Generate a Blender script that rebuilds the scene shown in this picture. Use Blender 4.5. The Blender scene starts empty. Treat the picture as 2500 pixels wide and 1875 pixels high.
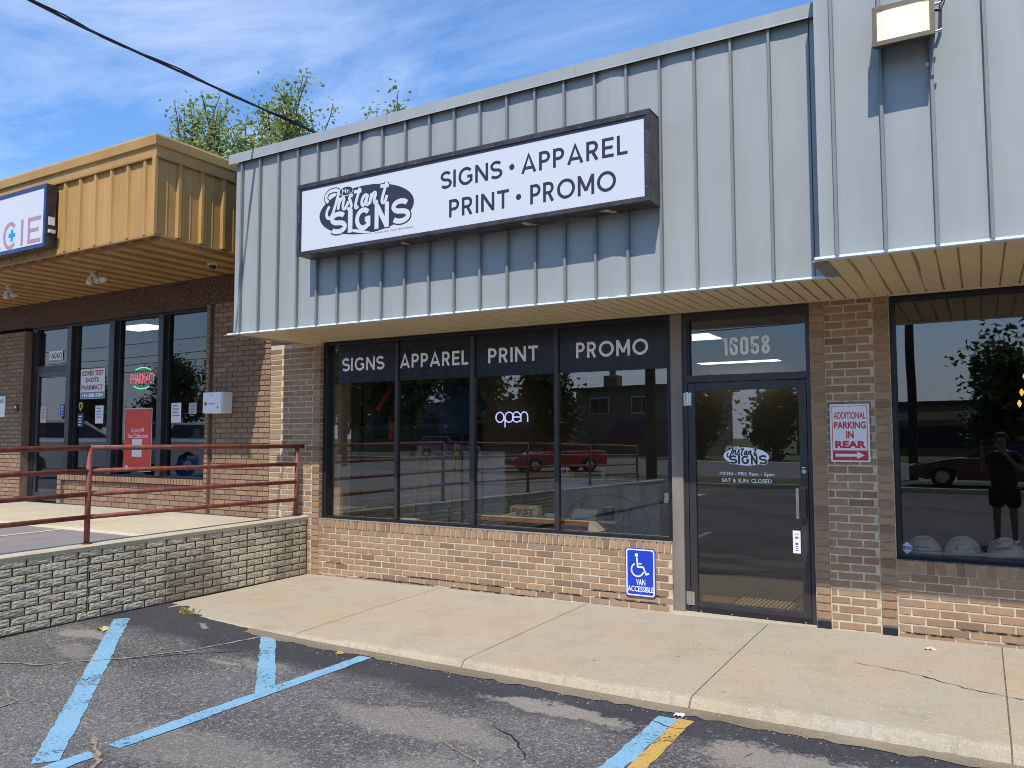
import bpy, math, random
from mathutils import Vector, Matrix

sc = bpy.context.scene
COL = sc.collection
# ------------------------------------------------------------------ camera
cam_d = bpy.data.cameras.new('camera'); cam = bpy.data.objects.new('camera', cam_d); COL.objects.link(cam)
cam_d.sensor_width = 36.0; cam_d.lens = 36.0 * 1945.0 / 2500.0; cam_d.clip_start = 0.03; cam_d.clip_end = 3000
def cam_matrix(yaw, pitch, roll):
    cy, sy, cp, sp, cr, sr = math.cos(yaw), math.sin(yaw), math.cos(pitch), math.sin(pitch), math.cos(roll), math.sin(roll)
    f = Vector((-sy * cp, cy * cp, sp)); r = Vector((cy, sy, 0)); u = r.cross(f)
    r2 = r * cr + u * sr; u2 = u * cr - r * sr
    return Matrix((r2, u2, -f)).transposed()
m4 = cam_matrix(math.radians(30.391), math.radians(3.766), math.radians(-0.091)).to_4x4()
m4.translation = (0, -7.19, 1.615)
cam.matrix_world = m4
sc.camera = cam
# ------------------------------------------------------------------ sun, sky, exposure
SUN = Vector((0.25, -1.0, 1.40)).normalized()
SUN_STRENGTH, SKY_STRENGTH = 3.1, 0.15
sun_d = bpy.data.lights.new('sun', 'SUN'); sun_d.energy = SUN_STRENGTH; sun_d.angle = math.radians(0.53); sun_d.color = (1.0, 0.955, 0.89)
sun = bpy.data.objects.new('sun', sun_d); COL.objects.link(sun)
sun.rotation_euler = SUN.to_track_quat('Z', 'Y').to_euler(); sun.location = (4, -20, 30)
world = bpy.data.worlds.new('World'); sc.world = world; world.use_nodes = True
wn, wl = world.node_tree.nodes, world.node_tree.links
wn.clear()
w_out = wn.new('ShaderNodeOutputWorld'); w_bg = wn.new('ShaderNodeBackground'); w_bg.inputs['Strength'].default_value = SKY_STRENGTH
w_sky = wn.new('ShaderNodeTexSky'); w_sky.sky_type = 'NISHITA'; w_sky.sun_disc = False
w_sky.sun_elevation = math.asin(SUN.z); w_sky.sun_rotation = math.atan2(SUN.x, SUN.y)
w_sky.air_density = 1.0; w_sky.dust_density = 0.05; w_sky.ozone_density = 2.2; w_sky.altitude = 200
w_hs = wn.new('ShaderNodeHueSaturation'); w_hs.inputs['Saturation'].default_value = 1.38; w_hs.inputs['Hue'].default_value = 0.506; w_hs.inputs['Value'].default_value = 1.0
wl.new(w_sky.outputs[0], w_hs.inputs['Color'])
# thin cirrus: a noise laid on a high flat layer, the same in every direction
w_tc = wn.new('ShaderNodeTexCoord'); w_sep = wn.new('ShaderNodeSeparateXYZ'); wl.new(w_tc.outputs['Generated'], w_sep.inputs[0])
def wmath(op, a, b=None):
    n = wn.new('ShaderNodeMath'); n.operation = op
    for i, v in enumerate((a, b)):
        if v is None: continue
        if isinstance(v, (int, float)): n.inputs[i].default_value = v
        else: wl.new(v, n.inputs[i])
    return n.outputs[0]
w_z = wmath('MAXIMUM', w_sep.outputs['Z'], 0.06)
w_u = wmath('DIVIDE', w_sep.outputs['X'], w_z); w_v = wmath('DIVIDE', w_sep.outputs['Y'], w_z)
w_cmb = wn.new('ShaderNodeCombineXYZ'); wl.new(w_u, w_cmb.inputs[0]); wl.new(w_v, w_cmb.inputs[1])
w_map = wn.new('ShaderNodeMapping'); w_map.inputs['Rotation'].default_value = (0, 0, math.radians(28)); w_map.inputs['Scale'].default_value = (0.55, 0.95, 1)
wl.new(w_cmb.outputs[0], w_map.inputs[0])
w_n1 = wn.new('ShaderNodeTexNoise'); w_n1.inputs['Scale'].default_value = 1.5; w_n1.inputs['Detail'].default_value = 9; w_n1.inputs['Roughness'].default_value = 0.63; w_n1.inputs['Distortion'].default_value = 0.7
wl.new(w_map.outputs[0], w_n1.inputs['Vector'])
w_n2 = wn.new('ShaderNodeTexNoise'); w_n2.inputs['Scale'].default_value = 0.55; w_n2.inputs['Detail'].default_value = 3
wl.new(w_cmb.outputs[0], w_n2.inputs['Vector'])
w_r1 = wn.new('ShaderNodeMapRange'); w_r1.inputs['From Min'].default_value = 0.44; w_r1.inputs['From Max'].default_value = 0.86; wl.new(w_n1.outputs[0], w_r1.inputs[0])
w_r2 = wn.new('ShaderNodeMapRange'); w_r2.inputs['From Min'].default_value = 0.30; w_r2.inputs['From Max'].default_value = 0.66; wl.new(w_n2.outputs[0], w_r2.inputs[0])
w_c = wmath('MULTIPLY', w_r1.outputs[0], w_r2.outputs[0]); w_c = wmath('MULTIPLY', w_c, 0.85)
w_c = wmath('ADD', w_c, 0.13)
# the same veil thickens into pale haze toward the horizon all round
w_hz = wn.new('ShaderNodeMapRange'); w_hz.interpolation_type = 'SMOOTHSTEP'; w_hz.inputs['From Min'].default_value = 0.20; w_hz.inputs['From Max'].default_value = 0.04; w_hz.inputs['To Max'].default_value = 0.90; wl.new(w_sep.outputs['Z'], w_hz.inputs[0])
w_c = wmath('MAXIMUM', w_c, w_hz.outputs[0])
w_mix = wn.new('ShaderNodeMix'); w_mix.data_type = 'RGBA'; wl.new(w_c, w_mix.inputs[0]); wl.new(w_hs.outputs[0], w_mix.inputs[6])
w_mix.inputs[7].default_value = (4.1, 4.8, 6.1, 1)
wl.new(w_mix.outputs[2], w_bg.inputs['Color']); wl.new(w_bg.outputs[0], w_out.inputs[0])
vs = sc.view_settings
vs.view_transform = 'Standard'; vs.look = 'None'; vs.gamma = 1.0; vs.exposure = 0.50; vs.use_curve_mapping = False
sc.render.engine = 'CYCLES'; sc.cycles.use_denoising = True; sc.cycles.max_bounces = 8; sc.cycles.transparent_max_bounces = 16
sc.cycles.filter_width = 0.95; sc.cycles.sample_clamp_indirect = 6.0; sc.cycles.caustics_reflective = False; sc.cycles.caustics_refractive = False

# ------------------------------------------------------------------ materials
MATS = {}
def srgb(r, g, b):
    return tuple(((c / 255) / 12.92 if c / 255 <= 0.04045 else ((c / 255 + 0.055) / 1.055) ** 2.4) for c in (r, g, b))
def node_mat(name):
    m = bpy.data.materials.new(name); m.use_nodes = True
    nt = m.node_tree; nt.nodes.clear()
    out = nt.nodes.new('ShaderNodeOutputMaterial'); b = nt.nodes.new('ShaderNodeBsdfPrincipled')
    nt.links.new(b.outputs[0], out.inputs[0]); MATS[name] = m
    return m, nt, b, out
def nnew(nt, t, **kw):
    n = nt.nodes.new(t)
    for k, v in kw.items():
        if k in n.inputs.keys() if hasattr(n.inputs, 'keys') else False: n.inputs[k].default_value = v
        else: setattr(n, k, v)
    return n
def noise(nt, scale, detail=4, rough=0.55, vec=None):
    n = nt.nodes.new('ShaderNodeTexNoise'); n.inputs['Scale'].default_value = scale; n.inputs['Detail'].default_value = detail; n.inputs['Roughness'].default_value = rough
    if vec is not None: nt.links.new(vec, n.inputs['Vector'])
    return n.outputs[0]
def maprange(nt, v, a, b, c=0.0, d=1.0):
    n = nt.nodes.new('ShaderNodeMapRange'); nt.links.new(v, n.inputs[0])
    for i, x in enumerate((a, b, c, d)): n.inputs[1 + i].default_value = x
    return n.outputs[0]
def mixc(nt, fac, a, b, mode='MIX'):
    n = nt.nodes.new('ShaderNodeMix'); n.data_type = 'RGBA'; n.blend_type = mode
    if isinstance(fac, (int, float)): n.inputs[0].default_value = fac
    else: nt.links.new(fac, n.inputs[0])
    for i, v in ((6, a), (7, b)):
        if isinstance(v, tuple): n.inputs[i].default_value = (*v[:3], 1)
        else: nt.links.new(v, n.inputs[i])
    return n.outputs[2]
def nmath(nt, op, a, b=None):
    n = nt.nodes.new('ShaderNodeMath'); n.operation = op
    for i, v in enumerate((a, b)):
        if v is None: continue
        if isinstance(v, (int, float)): n.inputs[i].default_value = v
        else: nt.links.new(v, n.inputs[i])
    return n.outputs[0]
def pos(nt, scale=None):
    g = nt.nodes.new('ShaderNodeNewGeometry'); o = g.outputs['Position']
    if scale:
        mp = nt.nodes.new('ShaderNodeMapping'); mp.inputs['Scale'].default_value = scale; nt.links.new(o, mp.inputs[0]); o = mp.outputs[0]
    return o
def bump(nt, b, h, dist, strength=1.0):
    n = nt.nodes.new('ShaderNodeBump'); n.inputs['Distance'].default_value = dist; n.inputs['Strength'].default_value = strength
    nt.links.new(h, n.inputs['Height']); nt.links.new(n.outputs[0], b.inputs['Normal'])
def mat(name, col, rough=0.6, var=0.08, vscale=6.0, bscale=0, bdist=0.0, metal=0.0, spec=0.5, coat=0.0, stretch=None):
    """painted or plain surface: base colour with slow mottling, roughness variation and fine relief"""
    if name in MATS: return MATS[name]
    m, nt, b, out = node_mat(name)
    p = pos(nt, stretch)
    n = noise(nt, vscale, 5, 0.6, p)
    dark = tuple(c * (1 - var * 1.6) for c in col); light = tuple(min(1, c * (1 + var * 1.2)) for c in col)
    nt.links.new(mixc(nt, maprange(nt, n, 0.3, 0.72), dark, light), b.inputs['Base Color'])
    nt.links.new(maprange(nt, noise(nt, vscale * 3.1, 3, 0.5, p), 0.3, 0.7, max(0.02, rough - 0.07), min(1, rough + 0.07)), b.inputs['Roughness'])
    b.inputs['Metallic'].default_value = metal; b.inputs['Specular IOR Level'].default_value = spec; b.inputs['Coat Weight'].default_value = coat
    if bdist: bump(nt, b, noise(nt, bscale, 4, 0.6, p), bdist)
    return m
def emit(name, col, strength):
    m, nt, b, out = node_mat(name)
    b.inputs['Base Color'].default_value = (*col, 1); b.inputs['Emission Color'].default_value = (*col, 1); b.inputs['Emission Strength'].default_value = strength
    return m
def glass(name, tint, f0=0.045, wob=0.0006):
    m, nt, b, out = node_mat(name); nt.nodes.remove(b)
    tr = nt.nodes.new('ShaderNodeBsdfTransparent'); tr.inputs[0].default_value = (*tint, 1)
    gl = nt.nodes.new('ShaderNodeBsdfGlossy'); gl.inputs['Roughness'].default_value = 0.004; gl.inputs[0].default_value = (0.97, 0.98, 1.0, 1)
    bp = nt.nodes.new('ShaderNodeBump'); bp.inputs['Distance'].default_value = wob; nt.links.new(noise(nt, 1.3, 1, 0.4, pos(nt)), bp.inputs['Height']); nt.links.new(bp.outputs[0], gl.inputs['Normal'])
    lw = nt.nodes.new('ShaderNodeLayerWeight'); lw.inputs[0].default_value = 0.5
    f = nmath(nt, 'POWER', lw.outputs['Facing'], 5.0); f = nmath(nt, 'MULTIPLY', f, 1 - f0); f = nmath(nt, 'ADD', f, f0)
    mx = nt.nodes.new('ShaderNodeMixShader'); nt.links.new(f, mx.inputs[0]); nt.links.new(tr.outputs[0], mx.inputs[1]); nt.links.new(gl.outputs[0], mx.inputs[2])
    nt.links.new(mx.outputs[0], out.inputs[0])
    return m
def rand01(nt):
    oi = nt.nodes.new('ShaderNodeObjectInfo'); g = nt.nodes.new('ShaderNodeNewGeometry')
    return nmath(nt, 'FRACT', nmath(nt, 'ADD', oi.outputs['Random'], g.outputs['Random Per Island']))
def brick_mat(name, stops, speck=0.25, rough=0.86, smut=0.3, bd=0.0012):
    """each brick takes its own tone; flashed ends, grit and pits within it"""
    m, nt, b, out = node_mat(name)
    r = rand01(nt); cr = nt.nodes.new('ShaderNodeValToRGB'); nt.links.new(r, cr.inputs[0]); cr.color_ramp.interpolation = 'LINEAR'
    while len(cr.color_ramp.elements) < len(stops): cr.color_ramp.elements.new(0.5)
    for e, (p_, c) in zip(cr.color_ramp.elements, stops): e.position = p_; e.color = (*c, 1)
    p = pos(nt)
    sw = nt.nodes.new('ShaderNodeMapping'); nt.links.new(p, sw.inputs[0])
    cb = nt.nodes.new('ShaderNodeCombineXYZ'); nt.links.new(nmath(nt, 'MULTIPLY', r, 31.0), cb.inputs[0]); nt.links.new(nmath(nt, 'MULTIPLY', r, 17.0), cb.inputs[2]); nt.links.new(cb.outputs[0], sw.inputs['Location'])
    flash = noise(nt, 11, 3, 0.6, sw.outputs[0])
    c = mixc(nt, maprange(nt, flash, 0.42, 0.72, 0, smut), cr.outputs[0], tuple(x * 0.52 for x in stops[len(stops) // 2][1]))
    grit = noise(nt, 260, 3, 0.7, p)
    c = mixc(nt, maprange(nt, grit, 0.36, 0.30, 0, speck + 0.3), c, tuple(x * 0.3 for x in stops[0][1]))
    c = mixc(nt, maprange(nt, grit, 0.64, 0.74, 0, speck), c, tuple(min(1, x * 1.8) for x in stops[-1][1]))
    nt.links.new(c, b.inputs['Base Color']); b.inputs['Roughness'].default_value = rough; b.inputs['Specular IOR Level'].default_value = 0.25
    bump(nt, b, noise(nt, 120, 5, 0.7, p), bd)
    return m

B1 = srgb(197, 152, 116)
M_BRICK = brick_mat('brick_tan', [(0.0, srgb(134, 112, 94)), (0.05, srgb(138, 108, 85)), (0.12, srgb(162, 132, 103)), (0.45, srgb(171, 141, 109)), (0.65, srgb(166, 134, 104)), (0.88, srgb(152, 121, 94)), (0.94, srgb(172, 144, 111)), (1.0, srgb(150, 133, 115))], 0.25, smut=0.34)
M_BRICKP = brick_mat('brick_pharmacy', [(0.0, srgb(140, 112, 88)), (0.3, srgb(150, 120, 94)), (0.6, srgb(136, 107, 84)), (0.8, srgb(154, 126, 98)), (0.95, srgb(146, 128, 106)), (1.0, srgb(126, 106, 90))], 0.15, smut=0.2)
M_MORTAR = mat('mortar_buff', srgb(206, 193, 168), 0.95, 0.2, 14, 220, 0.002)
M_MORTARP = mat('mortar_brown', srgb(128, 108, 92), 0.95, 0.15, 12, 200, 0.002)
M_GREY = mat('grey_blue_painted_steel', srgb(158, 161, 158), 0.42, 0.05, 1.6, 1.6, 0.004, spec=0.45, stretch=(2.2, 1, 0.35))
M_SEAM = mat('grey_blue_shaded_seam_steel', srgb(126, 130, 130), 0.45, 0.06, 4)  # darker than the panels: shade on the seam sides is put into the colour
M_TRIMW = mat('pale_drip_edge', srgb(214, 221, 226), 0.35, 0.03, 4)
M_SOFF = mat('tan_vinyl_soffit', srgb(210, 192, 156), 0.5, 0.03, 3)
M_SOFFG = mat('tan_vinyl_groove', srgb(150, 130, 96), 0.6, 0.05, 5)
M_BRONZE = mat('dark_bronze_aluminium', srgb(66, 62, 64), 0.36, 0.1, 9, spec=0.5, metal=0.35)
M_BLACKF = mat('black_frame', srgb(38, 36, 38), 0.4, 0.1, 9, metal=0.2)
M_POST = mat('weathered_grey_post', srgb(132, 122, 112), 0.55, 0.12, 5, stretch=(1, 1, 0.3))
M_TAN = mat('mustard_painted_steel', srgb(184, 142, 80), 0.55, 0.11, 2.2, stretch=(1, 1, 0.4))
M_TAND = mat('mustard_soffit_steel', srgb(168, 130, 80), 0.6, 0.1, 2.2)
M_WHITE = mat('white_enamel', (0.8, 0.8, 0.8), 0.35, 0.03, 5)
M_OFFW = mat('off_white_plastic', (0.66, 0.65, 0.61), 0.4, 0.05, 7)
M_DARK = mat('near_black', (0.012, 0.012, 0.014), 0.5, 0.1, 5)
M_CHROME = mat('brushed_aluminium', (0.62, 0.61, 0.6), 0.28, 0.06, 30, metal=1.0, stretch=(1, 1, 0.05))
M_RUST = None
M_GLASS = glass('tinted_shop_glass', (0.85, 0.83, 0.80), 0.10)
M_GLASSDR = glass('door_glass', (0.80, 0.78, 0.76), 0.105)
M_GLASSD = glass('dark_shop_glass', (0.84, 0.82, 0.80), 0.085)
M_GLASSP = glass('pharmacy_glass', (0.70, 0.72, 0.73), 0.065)
M_VINYL = mat('charcoal_window_vinyl', srgb(40, 42, 50), 0.25, 0.04, 3, spec=0.3)
M_LETW = mat('white_vinyl', srgb(248, 249, 252), 0.4, 0.02, 5)
M_LETD = mat('charcoal_print', srgb(46, 46, 56), 0.35, 0.03, 5)
M_FACE = mat('white_sign_face', srgb(206, 208, 214), 0.5, 0.008, 0.6, spec=0.3)

# ------------------------------------------------------------------ mesh helpers
class MB:
    def __init__(s): s.v, s.f, s.m = [], [], []
    def add(s, vs_, fs_, mi=0):
        o = len(s.v); s.v += [tuple(v) for v in vs_]; s.f += [tuple(i + o for i in f) for f in fs_]; s.m += [mi] * len(fs_); return s
    def box(s, x0, x1, y0, y1, z0, z1, mi=0, c=0.0):
        if x0 > x1: x0, x1 = x1, x0
        if y0 > y1: y0, y1 = y1, y0
        if z0 > z1: z0, z1 = z1, z0
        if c <= 0:
            v = [(x, y, z) for x in (x0, x1) for y in (y0, y1) for z in (z0, z1)]
            return s.add(v, [(0, 1, 3, 2), (4, 6, 7, 5), (0, 4, 5, 1), (2, 3, 7, 6), (0, 2, 6, 4), (1, 5, 7, 3)], mi)
        X, Y, Z = (x0, x1), (y0, y1), (z0, z1); v, idx = [], {}
        for i in (0, 1):
            for j in (0, 1):
                for k in (0, 1):
                    sx, sy, sz = 1 - 2 * i, 1 - 2 * j, 1 - 2 * k
                    for a in range(3):
                        idx[i, j, k, a] = len(v)
                        v.append((X[i] + (0 if a == 0 else c * sx), Y[j] + (0 if a == 1 else c * sy), Z[k] + (0 if a == 2 else c * sz)))
        fs = []
        for i in (0, 1):
            fs.append([idx[i, j, k, 0] for j, k in ((0, 0), (1, 0), (1, 1), (0, 1))][::(1 if i else -1)])
            fs.append([idx[j, i, k, 1] for j, k in ((0, 0), (0, 1), (1, 1), (1, 0))][::(1 if i else -1)])
            fs.append([idx[j, k, i, 2] for j, k in ((0, 0), (1, 0), (1, 1), (0, 1))][::(1 if i else -1)])
        for i in (0, 1):
            for j in (0, 1):
                fl = 1 if i == j else -1
                fs.append([idx[i, j, 0, 0], idx[i, j, 0, 1], idx[i, j, 1, 1], idx[i, j, 1, 0]][::fl])
                fs.append([idx[i, 0, j, 0], idx[i, 1, j, 0], idx[i, 1, j, 2], idx[i, 0, j, 2]][::fl])
                fs.append([idx[0, i, j, 1], idx[0, i, j, 2], idx[1, i, j, 2], idx[1, i, j, 1]][::fl])
        for i in (0, 1):
            for j in (0, 1):
                for k in (0, 1):
                    fl = 1 if (i + j + k) % 2 else -1
                    fs.append([idx[i, j, k, 0], idx[i, j, k, 1], idx[i, j, k, 2]][::fl])
        return s.add(v, [tuple(f) for f in fs], mi)
    def prism(s, poly, axis, d0, d1, mi=0):
        """poly: (a, b) pairs; axis x: a=y b=z, axis y: a=x b=z, axis z: a=x b=y"""
        n = len(poly)
        def P(a, b, d): return (d, a, b) if axis == 'x' else (a, d, b) if axis == 'y' else (a, b, d)
        v = [P(a, b, d0) for a, b in poly] + [P(a, b, d1) for a, b in poly]
        fs = [tuple(range(n)), tuple(range(2 * n - 1, n - 1, -1))] + [(i, i + n, (i + 1) % n + n, (i + 1) % n) for i in range(n)]
        return s.add(v, fs, mi)
    def tube(s, pts, r, n=8, mi=0, cap=True):
        pts = [Vector(p) for p in pts]; rr = r if isinstance(r, (list, tuple)) else [r] * len(pts)
        v = []; prev = None
        for i, p in enumerate(pts):
            t = (pts[min(i + 1, len(pts) - 1)] - pts[max(i - 1, 0)])
            if t.length < 1e-9: t = Vector((0, 0, 1))
            t.normalize()
            if prev is None: a = t.orthogonal().normalized()
            else:
                a = prev - t * prev.dot(t)
                a = a.normalized() if a.length > 1e-6 else t.orthogonal().normalized()
            prev = a; b_ = t.cross(a)
            v += [p + (a * math.cos(2 * math.pi * k / n) + b_ * math.sin(2 * math.pi * k / n)) * rr[i] for k in range(n)]
        fs = []
        for i in range(len(pts) - 1):
            for k in range(n): fs.append((i * n + k, i * n + (k + 1) % n, (i + 1) * n + (k + 1) % n, (i + 1) * n + k))
        if cap: fs += [tuple(range(n - 1, -1, -1)), tuple(range((len(pts) - 1) * n, len(pts) * n))]
        return s.add(v, fs, mi)
    def lathe(s, prof, o=(0, 0, 0), n=16, mi=0, ax='z', M=None):
        v = []
        for r, h in prof:
            for k in range(n):
                a = 2 * math.pi * k / n; q = (r * math.cos(a), r * math.sin(a), h)
                if ax == 'y': q = (q[0], -q[2], q[1])
                if ax == 'x': q = (q[2], q[0], q[1])
                q = Vector(q)
                if M is not None: q = M @ q
                v.append((q[0] + o[0], q[1] + o[1], q[2] + o[2]))
        fs = []
        for i in range(len(prof) - 1):
            for k in range(n): fs.append((i * n + k, i * n + (k + 1) % n, (i + 1) * n + (k + 1) % n, (i + 1) * n + k))
        fs += [tuple(range(n - 1, -1, -1)), tuple(range((len(prof) - 1) * n, len(prof) * n))]
        return s.add(v, fs, mi)
    def mesh(s, name, mats, smooth=False):
        me = bpy.data.meshes.new(name); me.from_pydata(s.v, [], s.f)
        for m in (mats if isinstance(mats, (list, tuple)) else [mats]): me.materials.append(m)
        if any(s.m): me.polygons.foreach_set('material_index', s.m)
        if smooth: me.polygons.foreach_set('use_smooth', [True] * len(s.f))
        me.update(); return me
    def build(s, name, mats, parent=None, smooth=False, kind=None):
        return link(name, s.mesh(name, mats, smooth), parent, kind)
def link(name, data, parent=None, kind=None, loc=None, rot=None, local=False):
    o = bpy.data.objects.new(name, data); COL.objects.link(o)
    if parent is not None:
        o.parent = parent
        if parent.type == 'EMPTY' and not local and not parent.get('_loc'): o.matrix_parent_inverse = Matrix.Translation(-parent.location)
    if loc is not None: o.location = loc
    if rot is not None: o.rotation_euler = rot
    if kind: o['kind'] = kind
    return o
def thing(name, label, cat, loc=(0, 0, 0), rz=0.0, group=None, local=False):
    """an Empty at the thing's base; parts are modelled in place (or in local axes when local)"""
    o = bpy.data.objects.new(name, None); COL.objects.link(o); o.location = loc; o.empty_display_size = 0.1
    if local: o['_loc'] = 1; o.rotation_euler = (0, 0, rz)
    o['label'] = label; o['category'] = cat
    if group: o['group'] = group
    return o
def tag(o, label, cat, group=None):
    o['label'] = label; o['category'] = cat
    if group: o['group'] = group
    return o
def sheet(poly, z):
    return MB().add([(x, y, z) for x, y in poly], [tuple(range(len(poly)))])

# ------------------------------------------------------------------ lettering
def text_data(s, bold=0.0, shear=0.0):
    c = bpy.data.curves.new('txt', 'FONT'); c.body = s; c.size = 1.0; c.offset = bold; c.shear = shear; c.resolution_u = 3; c.align_x = 'LEFT'
    o = bpy.data.objects.new('txt', c); COL.objects.link(o)
    bpy.context.view_layer.update()
    ev = o.evaluated_get(bpy.context.evaluated_depsgraph_get()); me = ev.to_mesh()
    v = [tuple(q.co) for q in me.vertices]; f = [tuple(p.vertices) for p in me.polygons]
    ev.to_mesh_clear(); bpy.data.objects.remove(o); bpy.data.curves.remove(c)
    return v, f
def text(s, x0, x1, z0, z1, y, name, m, parent, bold=0.0, shear=0.0, mb=None, mi=0):
    v, f = text_data(s, bold, shear)
    ax, bx = min(q[0] for q in v), max(q[0] for q in v); az, bz = min(q[1] for q in v), max(q[1] for q in v)
    vv = [(x0 + (q[0] - ax) / (bx - ax) * (x1 - x0), y, z0 + (q[1] - az) / (bz - az) * (z1 - z0)) for q in v]
    own = mb is None
    mb = mb or MB(); mb.add(vv, f, mi)
    return mb.build(name, m, parent) if own else mb
def arc(cx, cy, rx, ry, a0, a1, n=14):
    return [(cx + rx * math.cos(math.radians(a0 + (a1 - a0) * i / n)), cy + ry * math.sin(math.radians(a0 + (a1 - a0) * i / n))) for i in range(n + 1)]
def glyphs(t):
    h = t / 2; T = 1 - h
    d = {
     'S': (0.56, [arc(.285, .5 + (T - .5) / 2, .245, (T - .5) / 2, 28, 270) + arc(.285, h + (.5 - h) / 2, .265, (.5 - h) / 2, 90, -150)[1:]]),
     'I': (t, [[(h, 0), (h, 1)]]),
     'G': (0.80, [arc(.43, .5, .43 - h, .5 - h, 42, 318, 22), [(.80 - h, .155), (.80 - h, .47 + h)], [(.80 - h, .47), (.50, .47)]]),
     'N': (0.72, [[(h, 0), (h, 1)], [(h * 1.05, 1 - h * .5), (.72 - h * 1.05, h * .5)], [(.72 - h, 0), (.72 - h, 1)]]),
     'A': (0.80, [[(h * .9, 0), (.40, 1 - h * .35), (.80 - h * .9, 0)], [(.17, .27), (.63, .27)]]),
     'P': (0.58, [[(h, 0), (h, 1)], [(h, T), (.30, T)] + arc(.30, .69, .28 - h, .31 - h, 90, -90)[1:] + [(h, .38 + h)]]),
     'R': (0.62, [[(h, 0), (h, 1)], [(h, T), (.30, T)] + arc(.30, .69, .28 - h, .31 - h, 90, -90)[1:] + [(h, .38 + h)], [(.30, .38 + h), (.60 - h, 0)]]),
     'E': (0.56, [[(h, 0), (h, 1)], [(h, T), (.56, T)], [(h, .5), (.51, .5)], [(h, h), (.56, h)]]),
     'L': (0.50, [[(h, 0), (h, 1)], [(h, h), (.50, h)]]),
     'T': (0.62, [[(0, T), (.62, T)], [(.31, 0), (.31, 1)]]),
     'M': (0.86, [[(h, 0), (h, 1)], [(h * 1.05, 1 - h * .3), (.43, .22)], [(.43, .22), (.86 - h * 1.05, 1 - h * .3)], [(.86 - h, 0), (.86 - h, 1)]]),
     'O': (0.96, [arc(.48, .5, .48 - h, .5 - h, 0, 360, 36)]),
     '.': (0.20, [[(.03, .44), (.17, .44)]]),
     '1': (0.22, [[(.22 - h, 0), (.22 - h, 1)], [(.22 - h, .93), (.0, .84)]]),
     '0': (0.42, [arc(.21, .79, .21 - h, .21 - h, 0, 180, 10) + arc(.21, .21, .21 - h, .21 - h, 180, 360, 10) + [(.42 - h, .79)]]),
     '6': (0.42, [[(.42 - h, .72)] + arc(.21, .79, .21 - h, .21 - h, 0, 180, 10) + arc(.21, .21, .21 - h, .21 - h, 180, 360, 10) + arc(.21, .40, .21 - h, .21 - h, 0, 150, 10)]),
     '5': (0.42, [[(.40, T), (h, T), (h, .52)], [(h, .52)] + arc(.21, .38, .21 - h, .22 - h, 140, 0, 10) + arc(.21, .21, .21 - h, .21 - h, 0, -180, 10) + [(h, .30)]]),
     '8': (0.42, [arc(.21, .76, .21 - h * 1.1, .24 - h, -90, 270, 22), arc(.21, .27, .21 - h, .27 - h, 90, 450, 22)]),
    }
    return d
def ribbon(mb, pts, t, to3, mi=0):
    n = len(pts); closed = n > 3 and math.dist(pts[0], pts[-1]) < 1e-6
    L = []
    for i in range(n):
        def nrm(a, b):
            dx, dz = b[0] - a[0], b[1] - a[1]; l = math.hypot(dx, dz) or 1; return (-dz / l, dx / l)
        ns = []
        if i > 0: ns.append(nrm(pts[i - 1], pts[i]))
        elif closed: ns.append(nrm(pts[-2], pts[-1]))
        if i < n - 1: ns.append(nrm(pts[i], pts[i + 1]))
        elif closed: ns.append(nrm(pts[0], pts[1]))
        ax, az = sum(q[0] for q in ns) / len(ns), sum(q[1] for q in ns) / len(ns)
        l2 = max(ax * ax + az * az, 0.22); k = t / 2 / l2
        L.append(((pts[i][0] + ax * k, pts[i][1] + az * k), (pts[i][0] - ax * k, pts[i][1] - az * k)))
    v = []
    for a, b in L: v += [to3(*a), to3(*b)]
    mb.add(v, [(2 * i, 2 * i + 1, 2 * i + 3, 2 * i + 2) for i in range(n - 1)], mi)
def stroke_word(s, x0, x1, z0, z1, y, name, m, parent, t=0.13, gap=0.14, space=0.32):
    """geometric sans capitals drawn with an even pen, fitted to the box x0..x1, z0..z1"""
    G = glyphs(t); w = 0; lay = []
    for ch in s:
        if ch == ' ': w += space; continue
        lay.append((ch, w)); w += G[ch][0] + gap
    w -= gap; kx, kz = (x1 - x0) / w, z1 - z0; mb = MB(); q = [0]
    for ch, o in lay:
        for st in G[ch][1]:
            q[0] += 1; yy = y - 0.00025 * (q[0] % 4)
            ribbon(mb, [((o + a) * kx, b * kz) for a, b in st], t * (kx + kz) / 2, lambda a, b: (x0 + a, yy, z0 + b))
    return mb.build(name, m, parent)
def smooth_path(pts, n=5):
    out = []
    P = [pts[0]] + list(pts) + [pts[-1]]
    for i in range(1, len(P) - 2):
        p0, p1, p2, p3 = P[i - 1], P[i], P[i + 1], P[i + 2]
        for k in range(n):
            u = k / n
            out.append(tuple(0.5 * (2 * p1[j] + (p2[j] - p0[j]) * u + (2 * p0[j] - 5 * p1[j] + 4 * p2[j] - p3[j]) * u * u + (3 * p1[j] - p0[j] - 3 * p2[j] + p3[j]) * u ** 3) for j in (0, 1)))
    return out + [tuple(pts[-1])]
def disc(cx, cz, rx, rz, y, name, m, parent, n=48, rot=0.0):
    c, s_ = math.cos(rot), math.sin(rot)
    P = [(rx * math.cos(2 * math.pi * k / n), rz * math.sin(2 * math.pi * k / n)) for k in range(n)]
    return MB().add([(cx + a * c - b * s_, y, cz + a * s_ + b * c) for a, b in P], [tuple(range(n))]).build(name, m, parent)
def rrect(x0, x1, z0, z1, r, n=5):
    P = []
    for cx, cz, a in ((x1 - r, z1 - r, 0), (x0 + r, z1 - r, 90), (x0 + r, z0 + r, 180), (x1 - r, z0 + r, 270)):
        P += arc(cx, cz, r, r, a, a + 90, n)
    return P

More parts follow.
